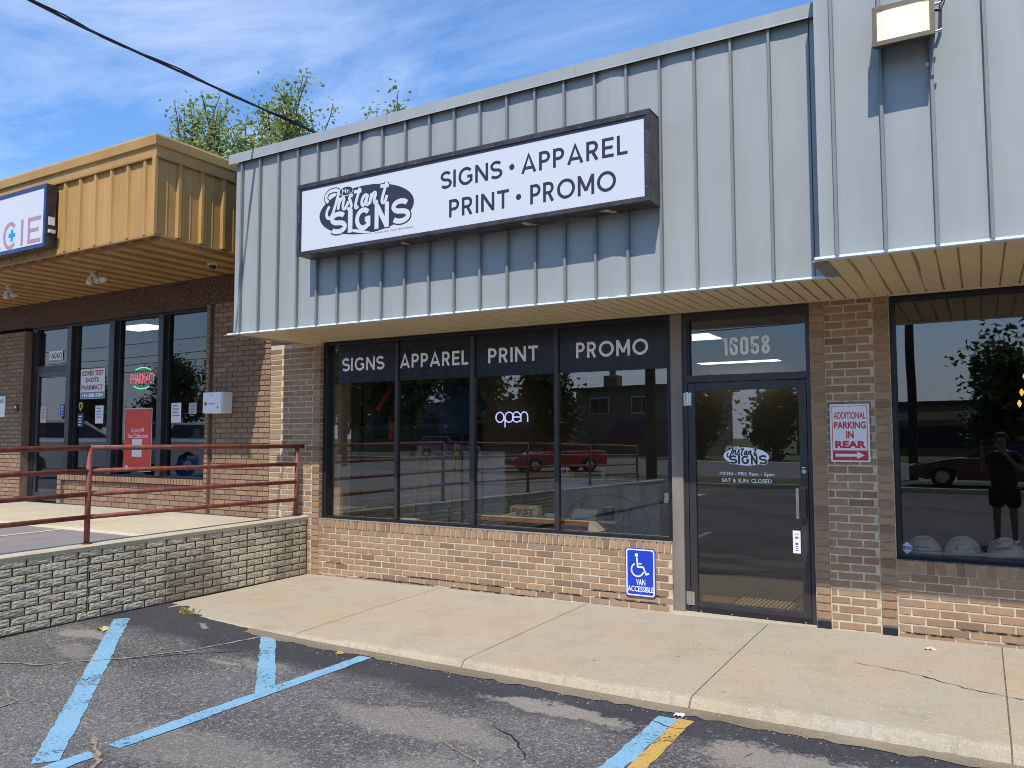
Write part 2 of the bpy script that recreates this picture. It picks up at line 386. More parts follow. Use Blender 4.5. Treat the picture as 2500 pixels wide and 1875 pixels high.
# ------------------------------------------------------------------ bricks
_bm = {}
def brick_mesh(L, H, D, c, m, seed):
    k = (round(L, 3), round(H, 3), round(D, 3), c, m.name, seed)
    if k in _bm: return _bm[k]
    r = random.Random(hash(k[:4]) % 9973 + seed); j = lambda a=0.0011: r.uniform(-a, a)
    o = [(-L / 2, -H / 2), (L / 2, -H / 2), (L / 2, H / 2), (-L / 2, H / 2)]
    v = [(a + (c if a < 0 else -c) + j(), j(0.0008), b + (c if b < 0 else -c) + j()) for a, b in o] + [(a + j(), c * 1.2, b + j()) for a, b in o] + [(a, D, b) for a, b in o]
    f = [(0, 1, 2, 3)] + [(i, i + 4, (i + 1) % 4 + 4, (i + 1) % 4) for i in range(4)] + [(i + 4, i + 8, (i + 1) % 4 + 8, (i + 1) % 4 + 4) for i in range(4)]
    me = bpy.data.meshes.new('brick'); me.from_pydata(v, [], f); me.materials.append(m); me.update(); _bm[k] = me
    return me
def courses(x0, x1, z0, n, ch, pitch, y, shift=0.0, j=0.009, start=0, step=0.5):
    """running bond: (x, y, z, length, height) of every brick in n courses up from z0"""
    out = []
    for i in range(n):
        off = (shift + step * pitch * ((i + start) % 2)) % pitch - pitch
        x = x0 + off
        while x < x1:
            a, b = max(x, x0) + (j / 2 if x > x0 else 0), min(x + pitch, x1) - (j / 2 if x + pitch < x1 else 0)
            if b - a > 0.035: out.append(((a + b) / 2, y, z0 + (i + 0.5) * ch, b - a, ch - j))
            x += pitch
    return out
CAMP = Vector((0, -7.19, 1.615))
def lay_bricks(bricks, m, parent, seed, cap=300, D=0.03, c=0.003, proud=0.0, name='brick', tilt=0.002):
    """the cap bricks nearest the camera become bricks of their own, the rest one joined field"""
    r = random.Random(seed)
    bricks = sorted(bricks, key=lambda b: (Vector(b[:3]) - CAMP).length)
    for x, y, z, L, H in bricks[:cap]:
        o = link(name, brick_mesh(L, H, D, c, m, r.randrange(4)), parent)
        o.location = (x, y - proud + r.uniform(-0.0015, 0.0015), z + r.uniform(-0.0008, 0.0008)); o.rotation_euler = (r.uniform(-tilt, tilt) * 2, r.uniform(-tilt, tilt), r.uniform(-tilt, tilt) * 2)
    if len(bricks) > cap:
        mb = MB()
        for x, y, z, L, H in bricks[cap:]:
            me = brick_mesh(L, H, D, c, m, r.randrange(4)); yy = y - proud + r.uniform(-0.0015, 0.0015)
            mb.add([(v.co.x + x, v.co.y + yy, v.co.z + z) for v in me.vertices], [tuple(p.vertices) for p in me.polygons])
        mb.build('brickwork', m, parent, kind='stuff')

# =================================================================== ground
def asphalt_mat():
    m, nt, b, out = node_mat('worn_asphalt')
    p = pos(nt)
    big = noise(nt, 0.55, 5, 0.6, p); mid = noise(nt, 3.2, 6, 0.65, p); grit = noise(nt, 95, 3, 0.7, p); stone = nt.nodes.new('ShaderNodeTexVoronoi'); stone.inputs['Scale'].default_value = 70; nt.links.new(p, stone.inputs['Vector'])
    c = mixc(nt, maprange(nt, big, 0.38, 0.66), srgb(82, 80, 80), srgb(116, 112, 108))
    c = mixc(nt, maprange(nt, mid, 0.55, 0.75, 0, 0.6), c, srgb(136, 128, 117))
    c = mixc(nt, maprange(nt, grit, 0.5, 0.35, 0, 0.75), c, srgb(52, 50, 53))
    c = mixc(nt, maprange(nt, grit, 0.57, 0.68, 0, 0.75), c, srgb(188, 178, 162)); g2 = noise(nt, 42, 4, 0.75, p); c = mixc(nt, maprange(nt, g2, 0.54, 0.66, 0, 0.7), c, srgb(178, 170, 158)); c = mixc(nt, maprange(nt, g2, 0.46, 0.32, 0, 0.75), c, srgb(54, 53, 54))
    c = mixc(nt, nmath(nt, 'MULTIPLY', maprange(nt, stone.outputs['Distance'], 0.16, 0.10, 0, 1), maprange(nt, noise(nt, 9, 2, 0.5, p), 0.56, 0.64, 0, 0.9)), c, srgb(214, 204, 186))
    # sandy bare patches and a fresh sealer margin, each where it lies on this lot
    dist = nt.nodes.new('ShaderNodeVectorMath'); dist.operation = 'MULTIPLY_ADD'
    nz = nt.nodes.new('ShaderNodeTexNoise'); nz.inputs['Scale'].default_value = 3.0; nz.inputs['Detail'].default_value = 5; nt.links.new(p, nz.inputs['Vector'])
    nt.links.new(nz.outputs['Color'], dist.inputs[0]); dist.inputs[1].default_value = (0.55, 0.45, 0); nt.links.new(p, dist.inputs[2])
    tot = None; fine = noise(nt, 26, 5, 0.75, p)
    for cx, cy, rx, ry, w in ((-2.35, -2.62, 0.62, 0.10, 1), (-3.0, -3.25, 0.75, 0.20, .7), (-1.05, -2.75, 0.38, 0.22, 1), (-0.35, -2.85, 0.5, 0.3, .9), (-6.62, -3.05, 0.34, 0.11, 1), (-6.25, -3.38, 0.30, 0.12, .55), (-6.05, -2.32, 0.16, 0.06, 1), (-4.75, -2.85, 0.3, 0.08, .5), (-5.05, -3.0, 0.15, 0.06, .9), (-3.6, -4.2, 0.9, 0.25, .5), (-2.2, -3.9, 0.8, 0.3, .6)):
        v = nt.nodes.new('ShaderNodeVectorMath'); v.operation = 'SUBTRACT'; nt.links.new(dist.outputs[0], v.inputs[0]); v.inputs[1].default_value = (cx + 0.275, cy + 0.225, 0)
        q = nt.nodes.new('ShaderNodeVectorMath'); q.operation = 'MULTIPLY'; nt.links.new(v.outputs[0], q.inputs[0]); q.inputs[1].default_value = (1 / rx, 1 / ry, 0)
        l = nt.nodes.new('ShaderNodeVectorMath'); l.operation = 'LENGTH'; nt.links.new(q.outputs[0], l.inputs[0])
        a = maprange(nt, nmath(nt, 'ADD', l.outputs['Value'], nmath(nt, 'MULTIPLY', nmath(nt, 'SUBTRACT', fine, 0.5), 1.6)), 1.15, 0.70, 0, w * 0.62)
        tot = a if tot is None else nmath(nt, 'MAXIMUM', tot, a)
    c = mixc(nt, tot, c, mixc(nt, maprange(nt, grit, 0.3, 0.7), srgb(140, 131, 120), srgb(182, 171, 154)))
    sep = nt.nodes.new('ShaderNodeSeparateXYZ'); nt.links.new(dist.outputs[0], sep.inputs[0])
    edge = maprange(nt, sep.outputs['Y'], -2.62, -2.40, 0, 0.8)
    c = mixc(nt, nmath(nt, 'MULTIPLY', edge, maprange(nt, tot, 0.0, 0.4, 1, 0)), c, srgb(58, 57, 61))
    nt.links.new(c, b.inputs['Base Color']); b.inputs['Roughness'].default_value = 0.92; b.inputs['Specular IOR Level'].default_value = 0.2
    bump(nt, b, nmath(nt, 'ADD', grit, nmath(nt, 'MULTIPLY', noise(nt, 30, 3, 0.6, p), 0.7)), 0.006)
    return m
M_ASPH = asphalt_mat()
def concrete_mat(name, col, warm, scale=1.0):
    m, nt, b, out = node_mat(name)
    p = pos(nt); big = noise(nt, 0.9, 5, 0.6, p); sp = noise(nt, 130, 2, 0.7, p); sp2 = noise(nt, 60, 2, 0.6, p); st = noise(nt, 2.6, 6, 0.7, p)
    c = mixc(nt, maprange(nt, big, 0.35, 0.65), col, warm)
    sy_ = nt.nodes.new('ShaderNodeSeparateXYZ'); nt.links.new(p, sy_.inputs[0])
    worn = nmath(nt, 'ADD', sy_.outputs['Y'], nmath(nt, 'MULTIPLY', big, 1.2))
    c = mixc(nt, maprange(nt, worn, -0.2, 0.35, 0, 0.5), c, srgb(178, 172, 160))
    c = mixc(nt, maprange(nt, st, 0.48, 0.72, 0, 0.42), c, tuple(x * 0.6 for x in col))
    spot = nt.nodes.new('ShaderNodeTexVoronoi'); spot.inputs['Scale'].default_value = 2.6; nt.links.new(p, spot.inputs['Vector'])
    c = mixc(nt, maprange(nt, spot.outputs['Distance'], 0.045, 0.03, 0, 0.55), c, srgb(84, 78, 70))
    c = mixc(nt, maprange(nt, sp, 0.44, 0.33, 0, 0.55), c, tuple(x * 0.42 for x in warm))
    c = mixc(nt, maprange(nt, sp2, 0.60, 0.70, 0, 0.6), c, tuple(min(0.9, x * 1.5) for x in col))
    oi = nt.nodes.new('ShaderNodeObjectInfo'); c = mixc(nt, maprange(nt, oi.outputs['Random'], 0, 1, 0, 0.16), c, tuple(x * 0.62 for x in col))
    gum = nt.nodes.new('ShaderNodeTexVoronoi'); gum.inputs['Scale'].default_value = 1.1; nt.links.new(p, gum.inputs['Vector'])
    c = mixc(nt, nmath(nt, 'MULTIPLY', maprange(nt, nmath(nt, 'ADD', gum.outputs['Distance'], nmath(nt, 'MULTIPLY', st, 0.25)), 0.42, 0.20, 0, 1), maprange(nt, noise(nt, 14, 4, .7, p), .4, .65, 0, .38)), c, tuple(x * 0.5 for x in col))
    nt.links.new(c, b.inputs['Base Color']); b.inputs['Roughness'].default_value = 0.93; b.inputs['Specular IOR Level'].default_value = 0.2
    bump(nt, b, nmath(nt, 'ADD', sp, nmath(nt, 'MULTIPLY', st, 0.6)), 0.0035)
    return m
M_CONC = concrete_mat('exposed_aggregate_concrete', srgb(184, 172, 150), srgb(190, 168, 136))
M_CONC2 = concrete_mat('pale_concrete', srgb(206, 194, 168), srgb(204, 186, 152))
M_JF = mat('joint_sand', srgb(120, 106, 88), 0.95, 0.3, 40); M_DIRT = mat('joint_dirt', srgb(86, 76, 64), 0.95, 0.2, 30)
def lot_z(x, y):
    t = min(1, max(0, (-4.6 - x) / 2.4)); s = t * t * (3 - 2 * t)
    u = min(1, max(0, (y + 6.0) / 3.0))
    return -0.105 + 0.052 * s * u
mb = MB(); xs = [-7.12, -6.8, -6.4, -6.0, -5.6, -5.2, -4.8, -4.4, -3, -1, 1, 4, 9, 16, 30]; ys = [-1.9, -2.4, -2.9, -3.4, -3.9, -4.4, -5, -6, -8, -11, -15, -19.6]
v = [(x, y, lot_z(x, y)) for y in ys for x in xs]; nx = len(xs)
mb.add(v, [(j * nx + i, (j + 1) * nx + i, (j + 1) * nx + i + 1, j * nx + i + 1) for j in range(len(ys) - 1) for i in range(nx - 1)])
lot = mb.build('parking_lot', M_ASPH, kind='structure'); lot['label'] = 'worn dark asphalt parking lot in front of the sign shop'
# painted stripes
def paint_mat(name, col, cover=0.0):
    """road paint worn through to whatever it lies on"""
    m, nt, b, out = node_mat(name)
    p = pos(nt); n1 = noise(nt, 48, 5, 0.75, p); n2 = noise(nt, 2.4, 4, 0.6, p); n3 = noise(nt, 150, 2, 0.6, p)
    k = nmath(nt, 'ADD', nmath(nt, 'MULTIPLY', n1, 0.62), nmath(nt, 'ADD', nmath(nt, 'MULTIPLY', n2, 0.42), nmath(nt, 'MULTIPLY', n3, 0.16)))
    hole = maprange(nt, k, 0.655 - cover, 0.70 - cover, 0, 1)
    c = mixc(nt, maprange(nt, n2, 0.3, 0.7, 0, 0.4), col, tuple(x * 0.70 for x in col)); c = mixc(nt, maprange(nt, n1, 0.52, 0.66, 0, 0.45), c, srgb(120, 122, 122))
    nt.links.new(c, b.inputs['Base Color']); b.inputs['Roughness'].default_value = 0.85
    bump(nt, b, n1, 0.006)
    tr = nt.nodes.new('ShaderNodeBsdfTransparent'); mx = nt.nodes.new('ShaderNodeMixShader'); nt.links.new(hole, mx.inputs[0]); nt.links.new(b.outputs[0], mx.inputs[1]); nt.links.new(tr.outputs[0], mx.inputs[2]); nt.links.new(mx.outputs[0], out.inputs[0])
    return m
M_BLUE = paint_mat('blue_stall_paint', srgb(134, 180, 202)); M_YEL = paint_mat('yellow_stall_paint', srgb(206, 166, 82)); M_YELF = paint_mat('faded_yellow_paint', srgb(214, 200, 150))
def stripe(pts, w, m, dz, seed, parent=None, zf=lot_z):
    """ragged painted band along pts"""
    r = random.Random(seed); P = []
    for (a, b_) in zip(pts[:-1], pts[1:]):
        k = max(2, int(math.dist(a, b_) / 0.06)); P += [(a[0] + (b_[0] - a[0]) * i / k, a[1] + (b_[1] - a[1]) * i / k) for i in range(k)]
    P.append(pts[-1]); mbx = MB(); L = []
    for i, q in enumerate(P):
        a, b_ = P[max(i - 1, 0)], P[min(i + 1, len(P) - 1)]; dx, dy = b_[0] - a[0], b_[1] - a[1]; l = math.hypot(dx, dy); nx_, ny_ = -dy / l, dx / l
        h1, h2 = w / 2 + r.uniform(-.007, .007), w / 2 + r.uniform(-.007, .007)
        for s_ in (h1, -h2):
            x, y = q[0] + nx_ * s_, q[1] + ny_ * s_; L.append((x, y, zf(x, y) + dz))
    mbx.add(L, [(2 * i, 2 * i + 1, 2 * i + 3, 2 * i + 2) for i in range(len(P) - 1)])
    return mbx.build('painted_stripe', m, parent or lot)
stripe([(-6.87, -2.575), (-4.33, -4.70)], 0.135, M_BLUE, 0.004, 1)
stripe([(-5.425, -2.155), (-4.20, -3.31)], 0.125, M_BLUE, 0.0044, 2)
stripe([(-4.20, -2.29), (-4.215, -4.39)], 0.115, M_BLUE, 0.0052, 3)
stripe([(-4.22, -4.50), (-4.25, -6.9)], 0.115, M_BLUE, 0.0052, 4)
stripe([(-1.705, -2.40), (-1.72, -6.6)], 0.118, M_BLUE, 0.004, 5)
stripe([(-1.597, -2.385), (-1.60, -6.6)], 0.092, M_YEL, 0.0045, 6)
stripe([(0.95, -2.4), (0.95, -6.6)], 0.10, M_YEL, 0.004, 7)
# cracks
M_CRK = mat('crack_filler_dirt', srgb(150, 134, 112), 0.95, 0.3, 30); M_CRKD = mat('open_crack', srgb(38, 36, 38), 0.95, 0.2, 30)
def crack(pts, w, m, parent, zf, dz=0.003, seed=0):
    r = random.Random(seed); P = []
    for (a, b_) in zip(pts[:-1], pts[1:]):
        k = max(2, int(math.dist(a, b_) / 0.05)); P += [(a[0] + (b_[0] - a[0]) * i / k + r.uniform(-.012, .012), a[1] + (b_[1] - a[1]) * i / k + r.uniform(-.012, .012)) for i in range(k)]
    P.append(pts[-1]); V = []
    for i, q in enumerate(P):
        a, b_ = P[max(i - 1, 0)], P[min(i + 1, len(P) - 1)]; dx, dy = b_[0] - a[0], b_[1] - a[1]; l = math.hypot(dx, dy) or 1
        h = w * r.uniform(0.15, 0.62) * (1 if 0 < i < len(P) - 1 else 0.1)
        for s_ in (h, -h):
            x, y = q[0] - dy / l * s_, q[1] + dx / l * s_; V.append((x, y, zf(x, y) + dz))
    return MB().add(V, [(2 * i, 2 * i + 1, 2 * i + 3, 2 * i + 2) for i in range(len(P) - 1)]).build('crack', m, parent)
for i, (pts, w, m_) in enumerate((([(-6.95, -4.1), (-6.1, -3.75), (-5.75, -3.35), (-5.5, -2.9), (-5.35, -2.25)], .03, M_CRK), ([(-5.75, -3.36), (-5.45, -3.0), (-5.1, -2.62)], .012, M_CRKD), ([(-6.05, -4.35), (-5.7, -4.2), (-5.45, -4.25), (-5.35, -4.6)], .02, M_CRK),
        ([(-4.45, -4.35), (-4.1, -4.55), (-3.8, -4.9)], .035, M_CRK), ([(-2.55, -3.05), (-2.3, -3.2), (-2.15, -3.4)], .012, M_CRKD), ([(-1.82, -2.5), (-1.62, -2.56), (-1.52, -2.5)], .012, M_CRKD), ([(-3.3, -3.0), (-2.6, -3.45), (-1.9, -3.75)], .012, M_CRK), ([(-1.2, -2.55), (-1.12, -2.7), (-1.15, -2.8)], .014, M_CRK))):
    crack(pts, w, m_, lot, lot_z, 0.0058, i)
M_CHALK = paint_mat('blue_marking_spray', srgb(140, 170, 200), 0.13)
for i, pts in enumerate(([(-1.44, -2.47), (-1.38, -2.58)], [(-1.38, -2.58), (-1.26, -2.46)], [(-1.14, -2.45), (-1.02, -2.53)])):
    stripe(pts, 0.022, M_CHALK, 0.005, 20 + i)

# sidewalk: slabs with a rounded kerb, open joints, ramping flush at the left
def side_z(x): return -0.045 + (min(x, 3) + 7.1) / 7.1 * 0.058
def kerb_prof(x, s):
    zw = side_z(x); t = min(1, max(0, (x + 6.7) / 2.6)); kz = zw - 0.025; zb = lot_z(x, -2.3) - 0.03
    yk = -2.19 + 0.05 * math.sin(x * 0.9) * 0.3
    kz = zb + 0.032 + (kz - zb - 0.032) * (0.25 + 0.75 * t)
    return [(0.05, zw + 0.002), (-0.35, zw), (-1.1, zw - 0.008), (-1.8, kz + (zw - kz) * 0.25), (yk + 0.06, kz), (yk + 0.025, kz - 0.005), (yk + 0.004, kz - 0.02), (yk - 0.012, kz - 0.045), (yk - 0.05, zb)]
side = sheet([(-7.1, 0.05), (-7.1, -2.16), (9, -2.16), (9, 0.05)], -0.13).build('sidewalk', M_DIRT, kind='structure'); side['label'] = 'tan concrete sidewalk with a low kerb along the shopfronts'
jx = [-7.095, -5.112, -3.362, -1.63, 0.085, 1.82, 3.56, 5.3, 7.04, 8.8]
for a, b_ in zip(jx[:-1], jx[1:]):
    mb = MB(); k = 36; rows = []; rs_ = random.Random(int(a * 100))
    for i in range(k + 1):
        x = a + 0.0045 + (b_ - a - 0.009) * i / k
        ch_ = rs_.random() ** 5 * 0.022; rows.append([(x, y + (rs_.uniform(-.004, .004) + ch_ * (j_ in (5, 6, 7)) if j_ >= 4 else 0), z + (rs_.uniform(-.002, .002) - ch_ * .5 * (j_ in (5, 6)) if j_ >= 4 else 0)) for j_, (y, z) in enumerate(kerb_prof(x, 0))])
    n = len(rows[0])
    mb.add([q for r_ in rows for q in r_], [(i * n + j, i * n + j + 1, (i + 1) * n + j + 1, (i + 1) * n + j) for i in range(k) for j in range(n - 1)])
    for r_, fl in ((rows[0], 1), (rows[-1], -1)):
        mb.add(r_ + [(r_[0][0], r_[0][1], -0.125), (r_[-1][0], r_[-1][1], -0.135)][::-1], [tuple(range(n + 2))[::fl]])
    mb.build('slab', M_CONC, side, smooth=False)
    if a > -7: MB().add([(a + dx_, q[0], q[1] - 0.006) for dx_ in (-.008, .008) for q in kerb_prof(a, 0)], [(i, i + 1, 9 + i + 1, 9 + i) for i in range(8)]).build('joint_filler', M_JF, side)
rk = random.Random(91); kd_ = MB(); K = 90
kv = []
for i in range(K + 1):
    x = -5.6 + 6.6 * i / K; yk = -2.19 + 0.015 * math.sin(x * 0.9); kv += [(x, yk - 0.02, lot_z(x, yk) + .022), (x, yk - 0.055 - rk.uniform(0, .012), lot_z(x, yk) + .010), (x, yk - 0.085 - rk.uniform(0, .05), lot_z(x, yk) + .0045)]
kd_.add(kv, [(i * 3 + j, i * 3 + j + 1, (i + 1) * 3 + j + 1, (i + 1) * 3 + j) for i in range(K) for j in range(2)]); kd_.build('kerb_dirt', concrete_mat('kerb_foot_dirt', srgb(150, 136, 114), srgb(120, 106, 86)), side, kind='stuff')
def sz(x, y): return side_z(x) - 0.004 if y > -1.1 else side_z(x) - 0.008 - (-1.1 - y) / 1.1 * 0.018
crack([(-0.85, -0.95), (-0.45, -1.05), (-0.1, -1.25), (0.5, -1.38)], 0.008, M_CRKD, side, sz, 0.003, 31)
for i, pts in enumerate(([(-1.66, -2.02), (-1.60, -2.13)], [(-1.50, -2.12), (-1.47, -2.0)], [(-1.47, -2.0), (-1.30, -2.07)], [(-2.02, -0.86), (-1.96, -0.78)])):
    stripe(pts, 0.02, M_CHALK, 0.005, 40 + i, side, sz)
# =================================================================== the sign shop
shop = thing('sign_shop', 'brick sign shop with grey-blue metal fascia and four-pane window', 'building', (-4.2, 0, 0))
SOF = 2.778; FY = -1.011
wall = MB()
wall.box(-6.93, -2.502, 0.005, 0.12, -0.12, 0.628)                       # under the window
wall.box(-7.79, -6.927, 0.005, 0.55, -0.12, 2.775)                       # corner pier
wall = wall.build('wall', M_MORTAR, shop)
bk = []
bk += courses(-6.93, -2.502, -0.080, 9, 0.068, 0.201, 0.0, 0.075, 0.0125)
bk += courses(-7.79, -7.597, -0.05, 41, 0.0677, 0.40, 0.0, 0.2, 0.0125)
bk += courses(-7.588, -7.06, -0.05, 41, 0.0677, 0.201, 0.0, 0.02, 0.0125)
lay_bricks(bk, M_BRICK, wall, 3, cap=235, D=0.03)
r = random.Random(5); x = -6.93
rowm = [brick_mesh(0.0570, 0.098, 0.10, 0.003, M_BRICK, s_) for s_ in range(4)]
while x < -2.52:                                                          # rowlock sill course
    o = link('sill_brick', rowm[r.randrange(4)], wall); o.location = (x + 0.0345, -0.006 + r.uniform(-.001, .001), 0.581); x += 0.0691
mbh = MB()
for i in range(41):                                                       # header strip at the pier's corner
    me = brick_mesh(0.118, 0.0555, 0.10, 0.003, M_BRICK, i % 4); z = -0.05 + (i + .5) * .0677
    o = link('header_brick', me, wall); o.location = (-6.985, -0.008, z)
def open_joint(x0_, x1_, z, parent, seed, w=0.010):
    rr_ = random.Random(seed); n = int((x1_ - x0_) / 0.03); P = []
    for i in range(n + 1):
        x = x0_ + (x1_ - x0_) * i / n; h_ = w * rr_.uniform(.15, .6) * (0.1 if i in (0, n) else 1); dz = rr_.uniform(-.002, .002); P += [(x, -0.0025, z + dz - h_), (x, -0.0025, z + dz + h_)]
    MB().add(P, [(2 * i, 2 * i + 2, 2 * i + 3, 2 * i + 1) for i in range(n)]).build('open_joint', M_CRKD, parent)
for i, (a, b_, z) in enumerate(((-5.6, -4.3, .055), (-4.2, -3.4, .056), (-3.35, -2.55, .123), (-6.3, -5.2, -.012), (-3.3, -2.52, .056), (-5.0, -3.9, -.011), (-6.8, -6.5, .12))): open_joint(a, b_, z, wall, i)
M_ROOFD = mat('tar_roof', (0.05, 0.05, 0.05), 0.9)
M_INW = mat('interior_wall_paint', srgb(118, 110, 98), 0.85, 0.05, 3); M_INC = mat('acoustic_ceiling', srgb(190, 184, 168), 0.9, 0.06, 12); M_CARP = mat('grey_carpet', srgb(70, 66, 62), 0.95, 0.15, 40)
MB().box(-7.4, -0.95, -0.95, 9.0, 4.60, 4.70).build('roof', M_ROOFD, shop)
MB().box(-7.79, -7.72, 0.56, 9.0, 0, 4.6).box(-7.72, -1.0, 8.9, 9.0, 0, 4.6).build('rear_wall', M_ROOFD, shop)
mb = MB(); mb.box(-7.0, -1.02, 6.3, 6.36, 0, 2.9).box(-7.06, -7.0, 0.56, 6.36, 0, 2.9).box(-1.06, -1.0, 0.5, 6.36, 0, 2.9)
mb.build('interior_wall', M_INW, shop)
MB().box(-7.06, -1.0, 0.13, 6.4, -0.1, -0.004).build('interior_floor', M_CARP, shop)
MB().box(-7.06, -1.0, 0.20, 6.4, 2.86, 2.90).build('interior_ceiling', M_INC, shop)
MB().box(-7.72, -0.98, 0.02, 0.30, 2.90, 4.60).build('parapet', M_ROOFD, shop)
# fascia: flat pans between standing seams
fas = MB().box(-7.29, -0.93, FY + 0.016, FY + 0.06, SOF + 0.005, 4.80).build('fascia', M_SEAM, shop)
seams = [-7.185 + 0.2938 * i for i in range(22)]
edges = [-7.305] + seams + [-0.925]; r = random.Random(11)
for a, b_ in zip(edges[:-1], edges[1:]):
    mb = MB(); n, k = 5, 9; amp = r.uniform(-0.006, 0.006) if len(fas.children) not in (7, 16) else 0.016; v = []
    bow = [r.uniform(-0.0025, 0.0025) for _ in range(k)]
    for j in range(k):
        for i in range(n):
            u = i / (n - 1); v.append((a + 0.004 + (b_ - a - 0.008) * u, FY - (amp + bow[j]) * math.sin(math.pi * u), SOF + 0.012 + (4.765 - SOF - 0.012) * j / (k - 1)))
    mb.add(v, [(j * n + i, j * n + i + 1, (j + 1) * n + i + 1, (j + 1) * n + i) for j in range(k - 1) for i in range(n - 1)])
    v2 = [(q[0], FY + 0.015, q[2]) for q in v]; mb.add([v[0], v[n - 1], v[-1], v[-n], v2[0], v2[n - 1], v2[-1], v2[-n]], [(0, 3, 7, 4), (1, 5, 6, 2), (0, 4, 5, 1)])
    mb.build('panel', M_GREY, fas, smooth=False)
sm = MB().box(-0.011, 0.011, -0.040, 0.002, SOF + 0.012, 4.762, c=0.003).mesh('seam', M_SEAM)
for x in seams[:-1]: link('seam', sm, fas, loc=(x, FY, 0))
MB().box(-7.305, -7.27, FY, 0.0, SOF + 0.01, 4.76).build('fascia_return', M_GREY, shop)
cop = MB().box(-7.36, -0.95, -0.90, -0.7, 4.70, 4.852).build('coping', M_SEAM, shop)
cx = [-7.375, -5.17, -5.05, -2.95, -2.1, -0.885]
for i, (a, b_) in enumerate(zip(cx[:-1], cx[1:])):
    e = 0.0015 * (i % 2)
    prof = [(FY - 0.052 - e, 4.752), (FY - 0.060 - e, 4.748), (FY - 0.058 - e, 4.760), (FY - 0.056 - e, 4.862), (-0.66, 4.875 + e), (-0.66, 4.82), (FY - 0.040, 4.842), (FY - 0.046, 4.752)]
    MB().prism(prof, 'x', a, b_ - 0.002).build('coping_section', M_GREY, cop)
drip = MB(); drip.prism([(FY - 0.062, SOF - 0.008), (FY - 0.058, SOF - 0.012), (FY + 0.02, SOF - 0.006), (FY + 0.02, SOF + 0.004), (FY - 0.004, SOF + 0.006), (FY - 0.008, SOF + 0.016), (FY - 0.014, SOF + 0.016), (FY - 0.014, SOF + 0.002)], 'x', -7.40, -0.90)
drip.build('drip_edge', M_TRIMW, shop)
MB().box(-7.315, -7.262, FY + 0.02, 0.0, SOF - 0.012, SOF + 0.004).build('soffit_end_trim', M_GREY, shop)
sof = MB().box(-7.26, -0.825, FY + 0.03, 0.10, SOF + 0.016, SOF + 0.05).build('soffit', M_SOFFG, shop)
pk = MB().box(-0.0455, 0.0455, FY + 0.022, -0.012, SOF - 0.004, SOF + 0.0115, c=0.003).mesh('soffit_plank', M_SOFF)
for i in range(61): link('soffit_plank', pk, sof, loc=(-7.205 + 0.1053 * i, 0, r.uniform(-.001, .001)))
MB().box(-7.26, -0.63, -0.014, 0.004, SOF - 0.012, SOF + 0.002).build('soffit_trim', M_SOFF, shop)
# storefront glazing
win = thing('tmp', 'x', 'x'); bpy.data.objects.remove(win)
win = MB()
win.box(-6.925, -6.862, 0.05, 0.15, 0.632, 2.768).box(-2.545, -2.503, 0.05, 0.15, 0.632, 2.768)
win.box(-6.862, -2.545, 0.05, 0.15, 2.722, 2.768).box(-6.862, -2.545, 0.05, 0.15, 0.632, 0.662)
win = win.build('storefront_window', M_BLACKF, shop)
for a, b_ in ((-5.850, -5.806), (-4.808, -4.748), (-3.771, -3.722)):
    MB().box(a, b_, 0.088, 0.15, 0.661, 2.723, c=0.003).build('mullion', M_BRONZE, win)
panes = ((-6.865, -5.868), (-5.812, -4.822), (-4.756, -3.780), (-3.726, -2.542))
for a, b_ in panes: MB().box(a, b_, 0.118, 0.124, 0.655, 2.728).build('pane', M_GLASS, win)
for (a, b_), w0 in zip(panes, (-6.745, 0, 0, 0)):
    MB().box((w0 or a + 0.004), b_ - 0.004, 0.1145, 0.1162, 2.264, 2.722).build('vinyl_band', M_VINYL, win)
for s_, a, b_ in (('SIGNS', -6.677, -6.036), ('APPAREL', -5.794, -4.842), ('PRINT', -4.585, -3.966), ('PROMO', -3.527, -2.75)):
    stroke_word(s_, a, b_, 2.408, 2.567, 0.1138, 'lettering', M_LETW, win, t=0.165)
text('SHOW YOUR SCHOOL SPIRIT WITH TEAM WEAR', -3.56, -2.56, 2.208, 2.240, 0.1262, 'banner_lettering', mat('grey_banner_print', srgb(120, 120, 124), .5), win, 0.01)
MB().box(-6.93, -2.502, -0.008, 0.06, 0.6285, 0.6345).build('window_sill', mat('grey_mortar_wash', srgb(150, 142, 134), 0.9, 0.1, 12), shop)
MB().box(-2.502, -2.393, 0.028, 0.16, -0.02, 2.768, c=0.004).build('steel_post', M_POST, shop)
# door and transom
door = MB()
door.box(-2.392, -2.352, 0.06, 0.16, -0.01, 2.768).box(-1.288, -1.246, 0.06, 0.16, -0.01, 2.768).box(-2.352, -1.288, 0.06, 0.16, 2.695, 2.768).box(-2.352, -1.288, 0.06, 0.16, 2.115, 2.178)
door = door.build('door', M_BRONZE, shop)
MB().box(-2.335, -1.288, 0.098, 0.104, 2.172, 2.70).build('transom_pane', M_GLASSP, door)
MB().box(-2.352, -2.327, 0.066, 0.15, 2.178, 2.695).build('transom_stop', M_BLACKF, door)
lf = MB(); lf.box(-2.349, -2.283, 0.064, 0.112, 0.012, 2.108, c=.003).box(-1.358, -1.292, 0.064, 0.112, 0.012, 2.108, c=.003).box(-2.283, -1.358, 0.065, 0.111, 2.035, 2.107, c=.003).box(-2.283, -1.358, 0.065, 0.111, 0.013, 0.102, c=.003)
lf.build('leaf_frame', M_BRONZE, door)
MB().box(-2.29, -1.35, 0.086, 0.092, 0.095, 2.04).build('door_glass', M_GLASSDR, door)
MB().box(-2.29, -1.29, 0.056, 0.064, 0.012, 0.055).build('door_sweep', M_BLACKF, door)
